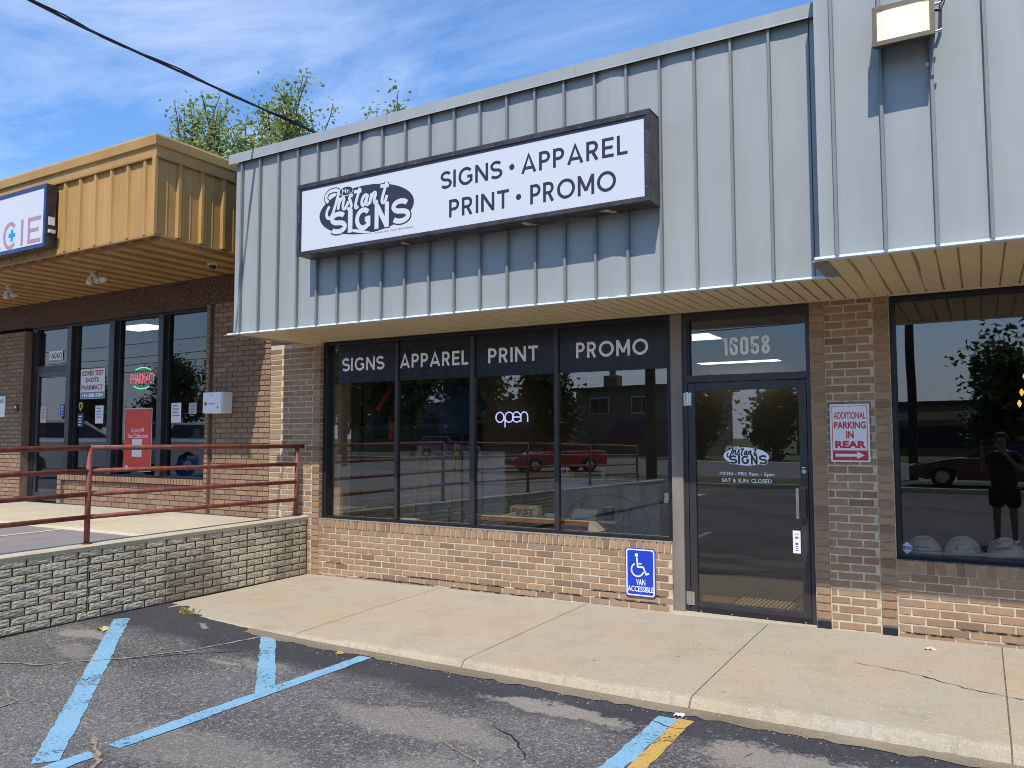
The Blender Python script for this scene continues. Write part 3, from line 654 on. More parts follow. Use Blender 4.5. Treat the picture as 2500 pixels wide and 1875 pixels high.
for x in (-2.25, -1.97, -1.66, -1.34): MB().lathe([(0.009, 0), (0.007, 0.004)], (x, 0.056, 0.022), 10, ax='y').build('screw', M_CHROME, door)
for z in (0.07, 1.90): 
    h_ = MB(); h_.lathe([(0.013, 0), (0.013, 0.125)], (-2.352, 0.052, z), 12).box(-2.392, -2.354, 0.056, 0.060, z, z + 0.12).box(-2.348, -2.312, 0.056, 0.060, z, z + 0.12)
    h_.build('hinge', M_CHROME, door)
hd = MB(); hd.box(-1.392, -1.366, 0.012, 0.062, 0.905, 1.165, c=0.004); hd.build('pull_handle', M_CHROME, door)
MB().box(-1.366, -1.308, 0.018, 0.0635, 0.905, 1.165, c=0.003).build('handle_plate', M_BLACKF, door)
MB().lathe([(0.019, 0), (0.019, 0.008), (0.012, 0.012), (0.012, 0.010)], (-1.325, 0.066, 1.31), 16, ax='y').build('lock', M_CHROME, door)
MB().box(-1.345, -1.315, 0.062, 0.0638, 1.337, 1.347).build('lock_label', M_WHITE, door)
G = glyphs(0.2)
stroke_word('16058', -2.015, -1.595, 2.354, 2.518, 0.0962, 'address_number', M_LETW, door, t=0.155, gap=0.10)
MB().box(-1.437, -1.373, 0.0842, 0.0852, 0.60, 0.795).build('payment_sticker', M_WHITE, door)
M_RED = mat('red_print', srgb(186, 42, 48), 0.4, 0.03); M_BLU = mat('blue_print', srgb(30, 72, 160), 0.4, 0.03); M_ORG = mat('orange_print', srgb(220, 120, 40), 0.4)
disc(-1.411, 0.735, 0.010, 0.010, 0.0838, 'sticker_mark', M_RED, door, 14); disc(-1.398, 0.735, 0.010, 0.010, 0.0836, 'sticker_mark', M_ORG, door, 14)
MB().box(-1.416, -1.396, 0.0836, 0.084, 0.672, 0.690).build('sticker_mark', M_BLU, door)
MB().box(-1.426, -1.386, 0.0836, 0.084, 0.763, 0.768).build('sticker_mark', M_LETD, door)
for z in (0.655, 0.64, 0.622): MB().box(-1.415, -1.393, 0.0836, 0.084, z, z + 0.006).build('sticker_mark', M_LETD, door)
text('MON - FRI: 9am - 5pm', -2.066, -1.582, 1.250, 1.291, 0.0846, 'opening_hours', M_LETW, door, 0.004)
text('SAT & SUN: CLOSED', -2.048, -1.604, 1.197, 1.232, 0.0846, 'opening_hours', M_LETW, door, 0.004)
# logo as traced on the light box face: ellipse, script word and capitals (metres on the sign plane)
SCRIPT = [[(-5.629,3.99),(-5.66,4.021),(-5.656,4.063),(-5.616,4.095),(-5.551,4.103),(-5.501,4.092),(-5.495,4.06),(-5.519,3.988),(-5.552,3.902),(-5.581,3.845),(-5.611,3.823),(-5.641,3.835),(-5.652,3.863),(-5.643,3.907),(-5.613,3.945)],
 [(-5.475,4.015),(-5.489,3.953),(-5.497,3.894)],[(-5.489,3.949),(-5.46,3.994),(-5.43,4.008),(-5.42,3.988),(-5.434,3.93),(-5.424,3.894),(-5.394,3.905),(-5.36,3.96)],
 [(-5.304,4.007),(-5.331,4.015),(-5.347,3.988),(-5.33,3.944),(-5.323,3.905),(-5.345,3.879),(-5.375,3.891)],
 [(-5.213,4.075),(-5.241,3.998),(-5.268,3.916),(-5.263,3.881),(-5.23,3.891)],[(-5.29,4.044),(-5.193,4.041)],
 [(-5.117,3.978),(-5.145,3.99),(-5.178,3.958),(-5.187,3.911),(-5.168,3.893),(-5.14,3.922),(-5.117,3.978)],[(-5.112,3.985),(-5.13,3.921),(-5.118,3.89),(-5.087,3.907)],
 [(-5.06,3.995),(-5.074,3.942),(-5.084,3.892)],[(-5.078,3.928),(-5.046,3.982),(-5.023,3.997),(-5.013,3.977),(-5.029,3.92),(-5.017,3.893),(-4.985,3.91)],
 [(-4.872,4.082),(-4.898,4.01),(-4.929,3.92),(-4.924,3.882),(-4.892,3.892),(-4.87,3.947)],[(-4.952,4.048),(-4.845,4.039)]]
CAPS = (('S', -5.590, -5.400, 3.640, 3.880), ('I', -5.365, -5.304, 3.640, 3.874), ('G', -5.278, -5.066, 3.635, 3.874), ('N', -5.030, -4.836, 3.632, 3.882), ('S', -4.802, -4.606, 3.636, 3.895))
def logo(fn, k, y0, dark, light, parent, dy=0.0006):
    """fn maps sign-face metres to the surface it is printed on; k scales the pen"""
    def put(mb, pts, t, y): ribbon(mb, [fn(*q) for q in pts], t * k, lambda a, b: (a, y, b))
    e = MB(); c, s_ = math.cos(-0.02), math.sin(-0.02); n = 56
    P = [fn(-5.148 + 0.604 * math.cos(2 * math.pi * i / n) * c, 3.848 + 0.242 * math.sin(2 * math.pi * i / n) + 0.604 * math.cos(2 * math.pi * i / n) * s_) for i in range(n)]
    e.add([(a, y0, b) for a, b in P], [tuple(range(n))]); e.build('logo_ellipse', dark, parent)
    o1 = MB(); o2 = MB(); q = 0
    for st in SCRIPT:
        q += 1; sp = smooth_path(st); put(o1, sp, 0.056, y0 - dy - 0.00005 * q); put(o2, sp, 0.035, y0 - dy * 3.2 - 0.00005 * q)
    c1 = MB(); c2 = MB(); q = 0
    for ch, a, b, z0, z1 in CAPS:
        for mbx, t, yy, ex in ((c1, 0.30, y0 - dy * 2, 0.009), (c2, 0.25, y0 - dy * 4.2, 0.0)):
            g = glyphs(0.25); w, sts = g[ch]; kx, kz = (b - a + 2 * ex) / w, (z1 - z0 + 2 * ex)
            for st in sts:
                q += 1; put(mbx, [(a - ex + p_[0] * kx, z0 - ex + p_[1] * kz) for p_ in st], t * (0.2 if ch != 'I' else .24), yy - 0.00004 * (q % 5))
    o1.build('logo_outline', dark, parent); c1.build('logo_outline', dark, parent); o2.build('logo_script', light, parent); c2.build('logo_capitals', light, parent)
    m = MB(); n = 28; m.add([(*[fn(-5.391 + 0.094 * math.cos(2 * math.pi * i / n), 4.070 + 0.050 * math.sin(2 * math.pi * i / n))][0], 0) for i in range(n)], [tuple(range(n))]); m.v = [(a, y0 - dy * 4.4, b) for a, b, _ in m.v]; m.build('logo_badge', light, parent)
    m = MB(); m.add([(*fn(-5.391 + 0.086 * math.cos(2 * math.pi * i / n), 4.070 + 0.043 * math.sin(2 * math.pi * i / n)), 0) for i in range(n)], [tuple(range(n))]); m.v = [(a, y0 - dy * 4.9, b) for a, b, _ in m.v]; m.build('logo_badge', dark, parent)
    a, b = fn(-5.445, 4.047); c_, d_ = fn(-5.340, 4.094); text('Mr.', a, c_, b, d_, y0 - dy * 5.4, 'logo_badge_text', light, parent, 0.02)
kd = 0.405 / 1.206
logo(lambda a, b: (-1.826 + (a + 5.148) * kd, 1.432 + (b - 3.848) * kd), kd, 0.0851, M_LETW, M_LETD, door, 0.00025)
MB().prism([(-0.16, -0.045), (0.165, -0.02), (0.165, 0.010), (0.05, 0.010), (-0.10, -0.008)], 'x', -2.50, -1.245).build('threshold', M_CONC2, shop)

# =================================================================== neighbouring unit on the right
unit = thing('neighbour_shop', 'brick shop unit with hard hats in its dark window and deeper grey fascia', 'building', (0.9, 0, 0))
RY = -1.667; RX = -0.877
w2 = MB(); w2.box(-1.243, -0.618, 0.008, 0.4, -0.10, 2.775).box(-0.618, 6.0, 0.005, 0.12, -0.10, 0.622).box(6.0, 7.0, 0.005, 0.12, -0.1, 2.775)
w2 = w2.build('wall', M_MORTAR, unit)
bk = courses(-1.118, -0.748, 0.012, 41, 0.0677, 0.201, 0.004, 0.05, 0.0135)
bk += courses(-0.612, 0.60, -0.0892, 9, 0.0672, 0.201, 0.0, 0.09, 0.0125)
lay_bricks(bk, M_BRICK, w2, 8, cap=300)
for i in range(41):
    z = 0.012 + (i + .5) * .0677
    for x in (-1.182, -0.680):
        if i == 0: MB().box(x - .056, x + .056, -0.004, 0.02, -0.05, z + .02).build('base_gap_shade', M_CRKD, w2); continue  # dark box stands in for the shade where the bottom brick is missing
        o = link('header_brick', brick_mesh(0.112, 0.0555, 0.10, 0.003, M_BRICK, i % 4), w2); o.location = (x + r.uniform(-.001, .001), -0.010 + r.uniform(-.0015, .0015), z)
x = -0.615
while x < 0.75:
    o = link('sill_brick', brick_mesh(0.0585, 0.100, 0.10, 0.003, M_BRICK, r.randrange(4)), w2); o.location = (x + 0.034, -0.006, 0.567); x += 0.0690
for i, (a, b_, z) in enumerate(((-.58, -.1, .045), (-.2, .5, .112), (-.6, .3, -.02), (.1, .55, .046))): open_joint(a, b_, z, w2, 20 + i)
MB().box(0.75, 6.0, -0.006, 0.06, 0.517, 0.621).box(0.60, 6.0, -0.003, 0.02, 0.0, 0.51).build('brick_course_far', M_BRICK, unit)
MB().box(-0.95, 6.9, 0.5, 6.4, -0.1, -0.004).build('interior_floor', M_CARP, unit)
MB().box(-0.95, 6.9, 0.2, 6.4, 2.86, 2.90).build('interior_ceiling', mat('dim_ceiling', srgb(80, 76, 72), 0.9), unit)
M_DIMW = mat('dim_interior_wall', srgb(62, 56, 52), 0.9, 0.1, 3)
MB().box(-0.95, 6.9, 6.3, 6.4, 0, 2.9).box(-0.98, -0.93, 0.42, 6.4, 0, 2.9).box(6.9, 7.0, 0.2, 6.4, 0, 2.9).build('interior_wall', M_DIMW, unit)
MB().box(-0.6, 6.0, 0.125, 0.50, 0.60, 0.640).build('display_ledge', mat('dark_ledge', srgb(46, 42, 42), 0.6), unit)
MB().box(RX + 0.02, 7.0, -1.60, 9.0, 5.3, 5.4).build('roof', M_ROOFD, unit)
rw = MB(); rw.box(-0.618, -0.582, 0.04, 0.15, 0.628, 2.770).box(-0.582, 6.0, 0.04, 0.15, 2.735, 2.770).box(-0.582, 6.0, 0.04, 0.15, 0.628, 0.655).box(2.7, 2.76, 0.04, 0.15, 0.655, 2.735)
rw = rw.build('display_window', M_BLACKF, unit)
MB().box(-0.585, 2.705, 0.118, 0.124, 0.65, 2.74).build('pane', M_GLASSD, rw); MB().box(2.755, 6.0, 0.118, 0.124, 0.65, 2.74).build('pane', M_GLASSD, rw)
MB().box(-0.618, 6.0, -0.008, 0.05, 0.6225, 0.6285).build('window_sill', M_BRONZE, unit)
d = MB(); d.add([(-0.548, 0.1170, 0.753), (-0.602, 0.1170, 0.701), (-0.549, 0.1170, 0.652), (-0.494, 0.1170, 0.702)], [(0, 1, 2, 3)]); d.build('security_sticker', M_WHITE, rw)
MB().box(-0.604, -0.492, 0.1160, 0.1164, 0.690, 0.714).build('security_sticker_band', mat('navy_print', srgb(42, 52, 124), 0.4), rw)
text('Protection One', -0.594, -0.498, 0.696, 0.709, 0.1155, 'security_sticker_text', M_LETW, rw, 0.01)
fas2 = MB().box(RX + 0.01, 7.0, RY + 0.016, RY + 0.06, SOF + 0.005, 5.5).build('fascia', M_SEAM, unit)
s2 = [-0.764 + 0.2905 * i for i in range(27)]
e2 = [RX] + s2
for a, b_ in zip(e2[:-1], e2[1:]):
    amp = r.uniform(-.003, .003); n, k = 5, 7; mb = MB()
    v = [(a + 0.004 + (b_ - a - 0.008) * i / 4, RY - amp * math.sin(math.pi * i / 4) - r.uniform(-.0008, .0008) * (0 < i < 4), SOF + 0.012 + (5.5 - SOF) * j / (k - 1)) for j in range(k) for i in range(n)]
    mb.add(v, [(j * n + i, j * n + i + 1, (j + 1) * n + i + 1, (j + 1) * n + i) for j in range(k - 1) for i in range(n - 1)])
    mb.build('panel', M_GREY, fas2)
sm2 = MB().box(-0.011, 0.011, -0.036, 0.002, SOF + 0.012, 5.49, c=0.003).mesh('seam', M_SEAM)
for x in s2: link('seam', sm2, fas2, loc=(x, RY, 0))
MB().box(RX + 0.001, RX + 0.03, RY + 0.001, FY + 0.01, SOF + 0.01, 5.49).build('fascia_return', M_GREY, unit)
MB().prism([(RY - 0.062, SOF - 0.008), (RY - 0.058, SOF - 0.013), (RY + 0.03, SOF - 0.006), (RY + 0.03, SOF + 0.004), (RY - 0.004, SOF + 0.006), (RY - 0.008, SOF + 0.018), (RY - 0.014, SOF + 0.018), (RY - 0.014, SOF + 0.002)], 'x', RX - 0.03, 7.0).build('drip_edge', M_TRIMW, unit)
MB().box(RX - 0.055, RX + 0.045, RY + 0.03, FY - 0.066, SOF - 0.010, SOF + 0.002).build('soffit_end_trim', M_SEAM, unit)
sof2 = MB().box(RX + 0.045, 7.0, RY + 0.03, -0.012, SOF + 0.012, SOF + 0.05).build('soffit', M_SOFFG, unit)
for i in range(58):
    x = RX + 0.10 + 0.1265 * i
    pk = MB(); wv = 0.012 if i in (1, 4) else 0.0; k = 7
    for s_ in range(k - 1):
        pass
    L = [(-0.052, 0.052)] ; v = []
    y0_ = RY + 0.032 if i < 1 else RY + 0.032
    for j in range(k):
        u = j / (k - 1); yy = y0_ + (-0.012 - y0_) * u; off = wv * math.sin(u * math.pi * 2)
        v += [(x - 0.054 + off, yy, SOF - 0.003), (x + 0.054 + off * .5, yy, SOF - 0.003), (x - 0.060 + off, yy, SOF + 0.0115), (x + 0.060 + off * .5, yy, SOF + 0.0115)]
    f = []
    for j in range(k - 1):
        a = 4 * j; f += [(a, a + 1, a + 5, a + 4), (a, a + 4, a + 6, a + 2), (a + 1, a + 3, a + 7, a + 5)]
    f += [(0, 2, 3, 1)]
    pk.add(v, f); pk.build('soffit_plank', M_SOFF, sof2)
MB().box(-0.618, 7.0, -0.016, 0.006, SOF - 0.014, SOF + 0.002).build('soffit_trim', M_SOFF, unit)
MB().lathe([(0.012, 0), (0.018, 0.008), (0.01, 0.02), (0.0, 0.024)], (-0.203, RY, 3.943), 8, ax='y').build('sealant_blob', M_OFFW, fas2)
# wall pack floodlight, lit
fl = thing('floodlight', 'lit bronze wall-pack floodlight high on the grey fascia', 'floodlight', (-0.33, RY - 0.1, 4.1))
M_FLB = mat('bronze_casting', srgb(70, 56, 40), 0.45, 0.15, 20)
h = MB(); zb, zt = 4.012, 4.29
pr = [(RY - 0.005, 4.14), (RY - 0.12, 4.06), (RY - 0.235, zb + 0.02), (RY - 0.205, zt), (RY - 0.1, zt + 0.05), (RY - 0.005, zt + 0.03)]
h.prism(pr, 'x', -0.490, -0.155); h.build('housing', M_FLB, fl)
fr_ = MB(); n_ = Vector((0, -1, 0.1)).normalized()
for a, b_, c_, d__ in ((-0.495, -0.150, zb + 0.012, zb + 0.042), (-0.495, -0.150, zt - 0.03, zt), (-0.495, -0.468, zb + 0.042, zt - 0.03), (-0.177, -0.150, zb + 0.042, zt - 0.03)): 
    v = [(x_, RY - 0.235 + (z_ - zb - 0.02) * 0.117 - dd, z_) for dd in (-0.01, 0.012) for x_, z_ in ((a, c_), (b_, c_), (b_, d__), (a, d__))]
    fr_.add(v, [(0, 1, 2, 3), (4, 7, 6, 5), (0, 4, 5, 1), (1, 5, 6, 2), (2, 6, 7, 3), (3, 7, 4, 0)])
fr_.build('door_frame', M_FLB, fl)
def slant(a, b_, c_, d__, off): return MB().add([(x_, RY - 0.235 + (z_ - zb - 0.02) * 0.117 - off, z_) for x_, z_ in ((a, c_), (b_, c_), (b_, d__), (a, d__))], [(0, 1, 2, 3)])
slant(-0.468, -0.177, zb + 0.042, zt - 0.03, 0.003).build('lens', emit('prismatic_lens_glow', srgb(212, 206, 164), 0.30), fl)
slant(-0.425, -0.215, zb + 0.066, zt - 0.040, 0.006).build('lamp_glow', emit('lamp_core', (1.0, 0.99, 0.95), 6.0), fl)
for z in (4.06, 4.23): MB().lathe([(0.008, 0), (0.008, 0.03), (0.012, 0.032), (0.012, 0.04)], (-0.155, RY - 0.19, z), 8, ax='x').build('screw', M_CHROME, fl)
MB().tube([(-0.155, RY - 0.12, 4.23), (-0.125, RY - 0.12, 4.22), (-0.105, RY - 0.11, 4.27), (-0.095, RY - 0.10, 4.5), (-0.08, RY - 0.05, 4.7)], 0.011, 8).build('conduit', M_FLB, fl)

# =================================================================== light box sign
sg = thing('lightbox_sign', 'long white lightbox sign reading SIGNS APPAREL PRINT PROMO in bronze frame', 'sign', (-4.13, FY, 3.48))
SX0, SX1, SZ0, SZ1, SD = -6.062, -2.190, 3.482, 4.226, FY - 0.27
M_CAB = mat('bronze_sign_cabinet', srgb(62, 56, 54), 0.42, 0.4, 9, spec=0.5)
MB().box(SX0 + .004, SX1 - .004, SD + 0.022, FY - 0.041, SZ0 + .004, SZ1 - .004).build('cabinet', M_CAB, sg)
for nm, bx in (('retainer', (SX0, SX1, SZ1 - 0.042, SZ1)), ('retainer', (SX0, -4.72, SZ0, SZ0 + 0.042)), ('retainer', (-4.716, SX1, SZ0, SZ0 + 0.042)), ('retainer', (SX0, SX0 + 0.040, SZ0 + 0.042, SZ1 - 0.042)), ('retainer', (SX1 - 0.040, SX1, SZ0 + 0.042, SZ1 - 0.042))):
    MB().box(bx[0], bx[1], SD, SD + 0.030, bx[2], bx[3], c=0.004).build(nm, M_CAB, sg)
MB().box(SX0, SX1, SD + 0.004, FY - 0.05, SZ1 - 0.001, SZ1 + 0.006).build('top_flange', M_CHROME if False else M_CAB, sg)
MB().box(SX0 + 0.036, SX1 - 0.036, SD + 0.012, SD + 0.016, SZ0 + 0.038, SZ1 - 0.038).build('face', M_FACE, sg)
fy_ = SD + 0.0116
MB().box(SX0 + 0.040, SX1 - 0.040, SD + 0.0095, SD + 0.0105, SZ1 - 0.064, SZ1 - 0.043).build('face_border', M_LETD, sg)
MB().box(SX0 + 0.040, SX0 + 0.062, SD + 0.0095, SD + 0.0105, SZ0 + 0.043, SZ1 - 0.064).build('face_border', M_LETD, sg)
MB().box(SX1 - 0.052, SX1 - 0.040, SD + 0.0095, SD + 0.0105, SZ0 + 0.043, SZ1 - 0.064).build('face_border', M_LETD, sg)
stroke_word('SIGNS', -4.231, -3.579, 3.898, 4.062, fy_, 'lettering', M_LETD, sg, t=0.155)
stroke_word('APPAREL', -3.376, -2.384, 3.898, 4.062, fy_, 'lettering', M_LETD, sg, t=0.155)
stroke_word('PRINT', -4.141, -3.500, 3.620, 3.786, fy_, 'lettering', M_LETD, sg, t=0.155)
stroke_word('PROMO', -3.287, -2.487, 3.614, 3.786, fy_, 'lettering', M_LETD, sg, t=0.155)
disc(-3.470, 3.978, 0.027, 0.027, fy_, 'bullet', M_LETD, sg, 20); disc(-3.403, 3.700, 0.027, 0.027, fy_, 'bullet', M_LETD, sg, 20)
logo(lambda a, b: (a, b), 1.0, fy_, M_LETD, M_FACE, sg, 0.0006)
text('a division of SLI Custom Signs & Apparel', -5.018, -4.554, 3.580, 3.606, fy_, 'tagline', M_LETD, sg, 0.0, 0.2)
sw = MB(); sw.add([(a, fy_ - 0.0034, b) for a, b in ((-5.303, 3.671), (-5.241, 3.659), (-5.145, 3.635), (-5.041, 3.603), (-5.145, 3.606), (-5.298, 3.640))], [tuple(range(6))]); sw.build('logo_swoosh', M_FACE, sg)
M_GUNK = mat('bird_dropping_streak', srgb(190, 178, 156), 0.9, 0.2, 60)
def splat(x, y, z, w, h, seed, parent, axis='z'):
    r_ = random.Random(seed); n = 14; P = [(w * r_.uniform(.35, 1) * math.cos(2 * math.pi * i / n), h * r_.uniform(.35, 1) * math.sin(2 * math.pi * i / n)) for i in range(n)]
    return MB().add([(x + a, y + b, z) if axis == 'z' else (x + a, y, z + b) for a, b in P], [tuple(range(n))]).build('dried_streak', M_GUNK, parent)
for i, (x, y, w, h_) in enumerate(((-3.38, FY - .14, .05, .08), (-3.36, FY - .09, .09, .03), (-2.62, FY - .16, .06, .06), (-2.58, FY - .1, .05, .05), (-4.75, FY - .12, .03, .10), (-4.2, FY - .07, .3, .012), (-5.3, FY - .07, .2, .012), (-3.0, FY - .07, .25, .012))): splat(x, y, SZ0 + 0.0028, w, h_, i, sg)
for i in range(9): MB().lathe([(0.006, 0), (0.004, 0.004)], (SX0 + 0.25 + 0.43 * i, SD, SZ1 - 0.03), 8, ax='y').build('screw', M_CHROME, sg)
for z in (3.6, 3.85, 4.05): 
    for x in (SX0 + 0.03, SX1 - 0.03): MB().lathe([(0.006, 0), (0.004, 0.004)], (x, SD, z), 8, ax='y').build('screw', M_CHROME, sg)

# =================================================================== flat signs on the brick
va = thing('accessible_parking_sign', 'blue VAN ACCESSIBLE wheelchair sign on brick beside the door', 'sign', (-2.81, 0, 0.106))
M_SBLU = mat('reflective_blue', srgb(28, 66, 186), 0.35, 0.03, 4)
MB().prism(rrect(-2.958, -2.660, 0.107, 0.558, 0.03), 'y', -0.016, -0.012).build('plate', M_SBLU, va)
ring = MB(); a, b_ = rrect(-2.950, -2.668, 0.115, 0.550, 0.025), rrect(-2.938, -2.680, 0.127, 0.538, 0.018); n = len(a)
ring.add([(x, -0.0165, z) for x, z in a + b_], [(i, (i + 1) % n, (i + 1) % n + n, i + n) for i in range(n)]); ring.build('border', M_WHITE, va)
pic = MB(); to = lambda q, z: (q, -0.0168, z)
ribbon(pic, [(-2.842, 0.470), (-2.834, 0.385), (-2.779, 0.383), (-2.750, 0.318), (-2.722, 0.330)], 0.016, to)
ribbon(pic, [(-2.838, 0.415), (-2.795, 0.414)], 0.013, lambda q, z: (q, -0.0169, z))
ribbon(pic, arc(-2.836, 0.357, 0.061, 0.061, 118, 345, 20), 0.014, lambda q, z: (q, -0.0170, z))
pic.build('wheelchair_symbol', M_WHITE, va); disc(-2.845, 0.494, 0.0165, 0.0185, -0.0171, 'wheelchair_symbol_head', M_WHITE, va, 20)
text('VAN', -2.852, -2.760, 0.216, 0.271, -0.0168, 'lettering', M_WHITE, va, 0.02); text('ACCESSIBLE', -2.936, -2.679, 0.153, 0.205, -0.0168, 'lettering', M_WHITE, va, 0.02)
for z in (0.515, 0.145): MB().lathe([(0.006, 0), (0.004, 0.003)], (-2.811, -0.016, z), 8, ax='y').build('screw', M_CHROME, va)
pk_ = thing('parking_sign', 'white and red ADDITIONAL PARKING IN REAR sign on brick pier', 'sign', (-0.94, 0, 1.4))
M_SRED = mat('reflective_red', srgb(200, 44, 64), 0.35, 0.03, 4)
MB().prism(rrect(-1.092, -0.786, 1.398, 1.882, 0.014), 'y', -0.018, -0.014).build('plate', M_WHITE, pk_)
ring = MB(); a, b_ = rrect(-1.077, -0.801, 1.411, 1.867, 0.004, 2), rrect(-1.072, -0.806, 1.416, 1.862, 0.002, 2); n = len(a)
ring.add([(x, -0.0184, z) for x, z in a + b_], [(i, (i + 1) % n, (i + 1) % n + n, i + n) for i in range(n)]); ring.build('border', M_SRED, pk_)
MB().box(-1.0722, -0.8058, -0.0186, -0.018, 1.416, 1.494).build('arrow_panel', M_SRED, pk_)
MB().add([(x, -0.0190, z) for x, z in ((-1.056, 1.442), (-0.888, 1.444), (-0.888, 1.424), (-0.828, 1.455), (-0.888, 1.487), (-0.888, 1.466), (-1.056, 1.466))], [tuple(range(7))]).build('arrow', M_WHITE, pk_)
for s_, x0_, x1_, z0_, z1_, bo in (('ADDITIONAL', -1.062, -0.814, 1.757, 1.815, .02), ('PARKING', -1.060, -0.814, 1.675, 1.735, .035), ('IN', -0.968, -0.909, 1.594, 1.655, .04), ('REAR', -1.056, -0.814, 1.513, 1.574, .05)):
    text(s_, x0_, x1_, z0_, z1_, -0.0186, 'lettering', M_SRED, pk_, bo)
for z in (1.852, 1.425): MB().lathe([(0.006, 0), (0.004, 0.003)], (-0.94, -0.018, z), 8, ax='y').build('screw', M_CHROME, pk_)

# =================================================================== retaining wall and railing
rw_ = thing('retaining_wall', 'grey cast-block retaining wall between the two parking levels', 'wall', (-7.2, -6, -0.05))
def wtop(y): return 0.66 + 0.012 * y if y < 0 else 0.66
M_BLK = brick_mat('cast_block', [(0.0, srgb(208, 194, 164)), (0.3, srgb(220, 206, 176)), (0.6, srgb(196, 183, 154)), (0.85, srgb(226, 213, 184)), (1.0, srgb(184, 171, 144))], 0.3, smut=0.25, bd=0.004)
def chisel(m):
    nt = m.node_tree; b = [n for n in nt.nodes if n.type == 'BSDF_PRINCIPLED'][0]; src = b.inputs['Base Color'].links[0].from_socket
    p = pos(nt, (1, 0.30, 1.5)); n1 = noise(nt, 75, 4, 0.65, p); g_ = noise(nt, 1.6, 5, 0.65, pos(nt, (1, 1, 0.6)))
    c = mixc(nt, maprange(nt, n1, 0.46, 0.32, 0, 0.45), src, srgb(116, 106, 92)); c = mixc(nt, maprange(nt, g_, 0.48, 0.64, 0, 0.6), c, srgb(100, 92, 80))
    nt.links.new(c, b.inputs['Base Color']); bump(nt, b, n1, 0.014)
chisel(M_BLK)
M_BLKJ = mat('grimy_joint', srgb(78, 72, 62), 0.95, 0.35, 8, 60, 0.004)
core = MB(); core.prism([(0.0, -0.12), (0.0, 0.645), (-12.5, 0.645 - 0.15), (-12.5, -0.12)], 'x', -7.30, -7.112)
core = core.build('core', M_BLKJ, rw_)
capm = MB(); n = 64
for i in range(n):
    y0_, y1_ = -12.5 * i / n, -12.5 * (i + 1) / n
P = [[(-7.312, -12.5 * i / n, wtop(-12.5 * i / n) - 0.035), (-7.309, -12.5 * i / n, wtop(-12.5 * i / n) - 0.003), (-7.11, -12.5 * i / n, wtop(-12.5 * i / n) + random.Random(i).uniform(-.004, .002)), (-7.094, -12.5 * i / n, wtop(-12.5 * i / n) - 0.016), (-7.103, -12.5 * i / n, wtop(-12.5 * i / n) - 0.052)] for i in range(n + 1)]
capm.add([q for p_ in P for q in p_], [(i * 5 + j, i * 5 + j + 1, (i + 1) * 5 + j + 1, (i + 1) * 5 + j) for i in range(n) for j in range(4)])
capm.build('cap', M_CONC2, rw_)
blk = {}
def block_mesh(L, H, seed):
    k = (round(L, 3), seed)
    if k in blk: return blk[k]
    r_ = random.Random(seed * 7 + 1); nx_, nz_ = 8, 4; ph_a, ph_b = r_.uniform(0, 6), r_.uniform(0, 6); v = []; f = []
    for j in range(nz_ + 1):
        for i in range(nx_ + 1):
            e = r_.uniform(0.003, 0.005) if i in (0, nx_) or j in (0, nz_) else 0.0068 + 0.0022 * math.sin(ph_a + i * 1.1 + j * 2.3) + 0.001 * math.sin(ph_b + i * 2.7) + r_.uniform(-.0006, .0006)
            v.append((e, -L / 2 + L * i / nx_, -H / 2 + H * j / nz_))
    w = nx_ + 1
    f = [(j * w + i, j * w + i + 1, (j + 1) * w + i + 1, (j + 1) * w + i) for j in range(nz_) for i in range(nx_)]
    rim = [i for i in range(w)] + [j * w + nx_ for j in range(1, nz_ + 1)] + [nz_ * w + i for i in range(nx_ - 1, -1, -1)] + [j * w for j in range(nz_ - 1, 0, -1)]
    o_ = len(v); v += [(-0.02, v[i][1] * 1.01, v[i][2] * 1.03) for i in rim]; n_r = len(rim)
    f += [(rim[i], o_ + i, o_ + (i + 1) % n_r, rim[(i + 1) % n_r]) for i in range(n_r)]
    me = bpy.data.meshes.new('block'); me.from_pydata(v, [], f); me.materials.append(M_BLK); me.update(); blk[k] = me
    return me
r = random.Random(21); nb = 0; far = MB(); PT, RH = 0.2285, 0.0785
for row in range(9):
    y = -0.012 - (0 if row % 2 else PT / 2)
    if row % 2 == 0:
        pass
    yy = 0.0
    first = PT if row % 2 else PT / 2
    ya = -0.01
    while ya > -12.3:
        Lb = first if ya > -0.011 else PT
        z = -0.042 + (row + 0.5) * RH + 0.011 * (ya / 1.0) * (row / 9.0) * 0.5
        z = -0.045 + (row + 0.5) / 9.0 * (wtop(ya) - 0.055 + 0.045 + 0.01)
        if ya > -4.4:
            o = link('block', block_mesh(Lb - 0.017, RH - 0.018, r.randrange(5)), core); o.location = (-7.1105 + r.uniform(-.002, .002), ya - Lb / 2, z)
        else:
            me = block_mesh(Lb - 0.017, RH - 0.018, r.randrange(5)); far.add([(q.co.x - 7.1105, q.co.y + ya - Lb / 2, q.co.z + z) for q in me.vertices], [tuple(p_.vertices) for p_ in me.polygons])
        ya -= Lb
for ys_ in (-0.93, -2.775, -4.62): MB().box(-7.1115, -7.1025, ys_ - .004, ys_ + .004, -0.06, wtop(ys_) - 0.05).build('form_seam', M_BLKJ, core)
far.build('blockwork', M_BLK, core, kind='stuff')
M_STAIN = mat('rusty_run_off', srgb(158, 122, 74), 0.9, 0.3, 40)
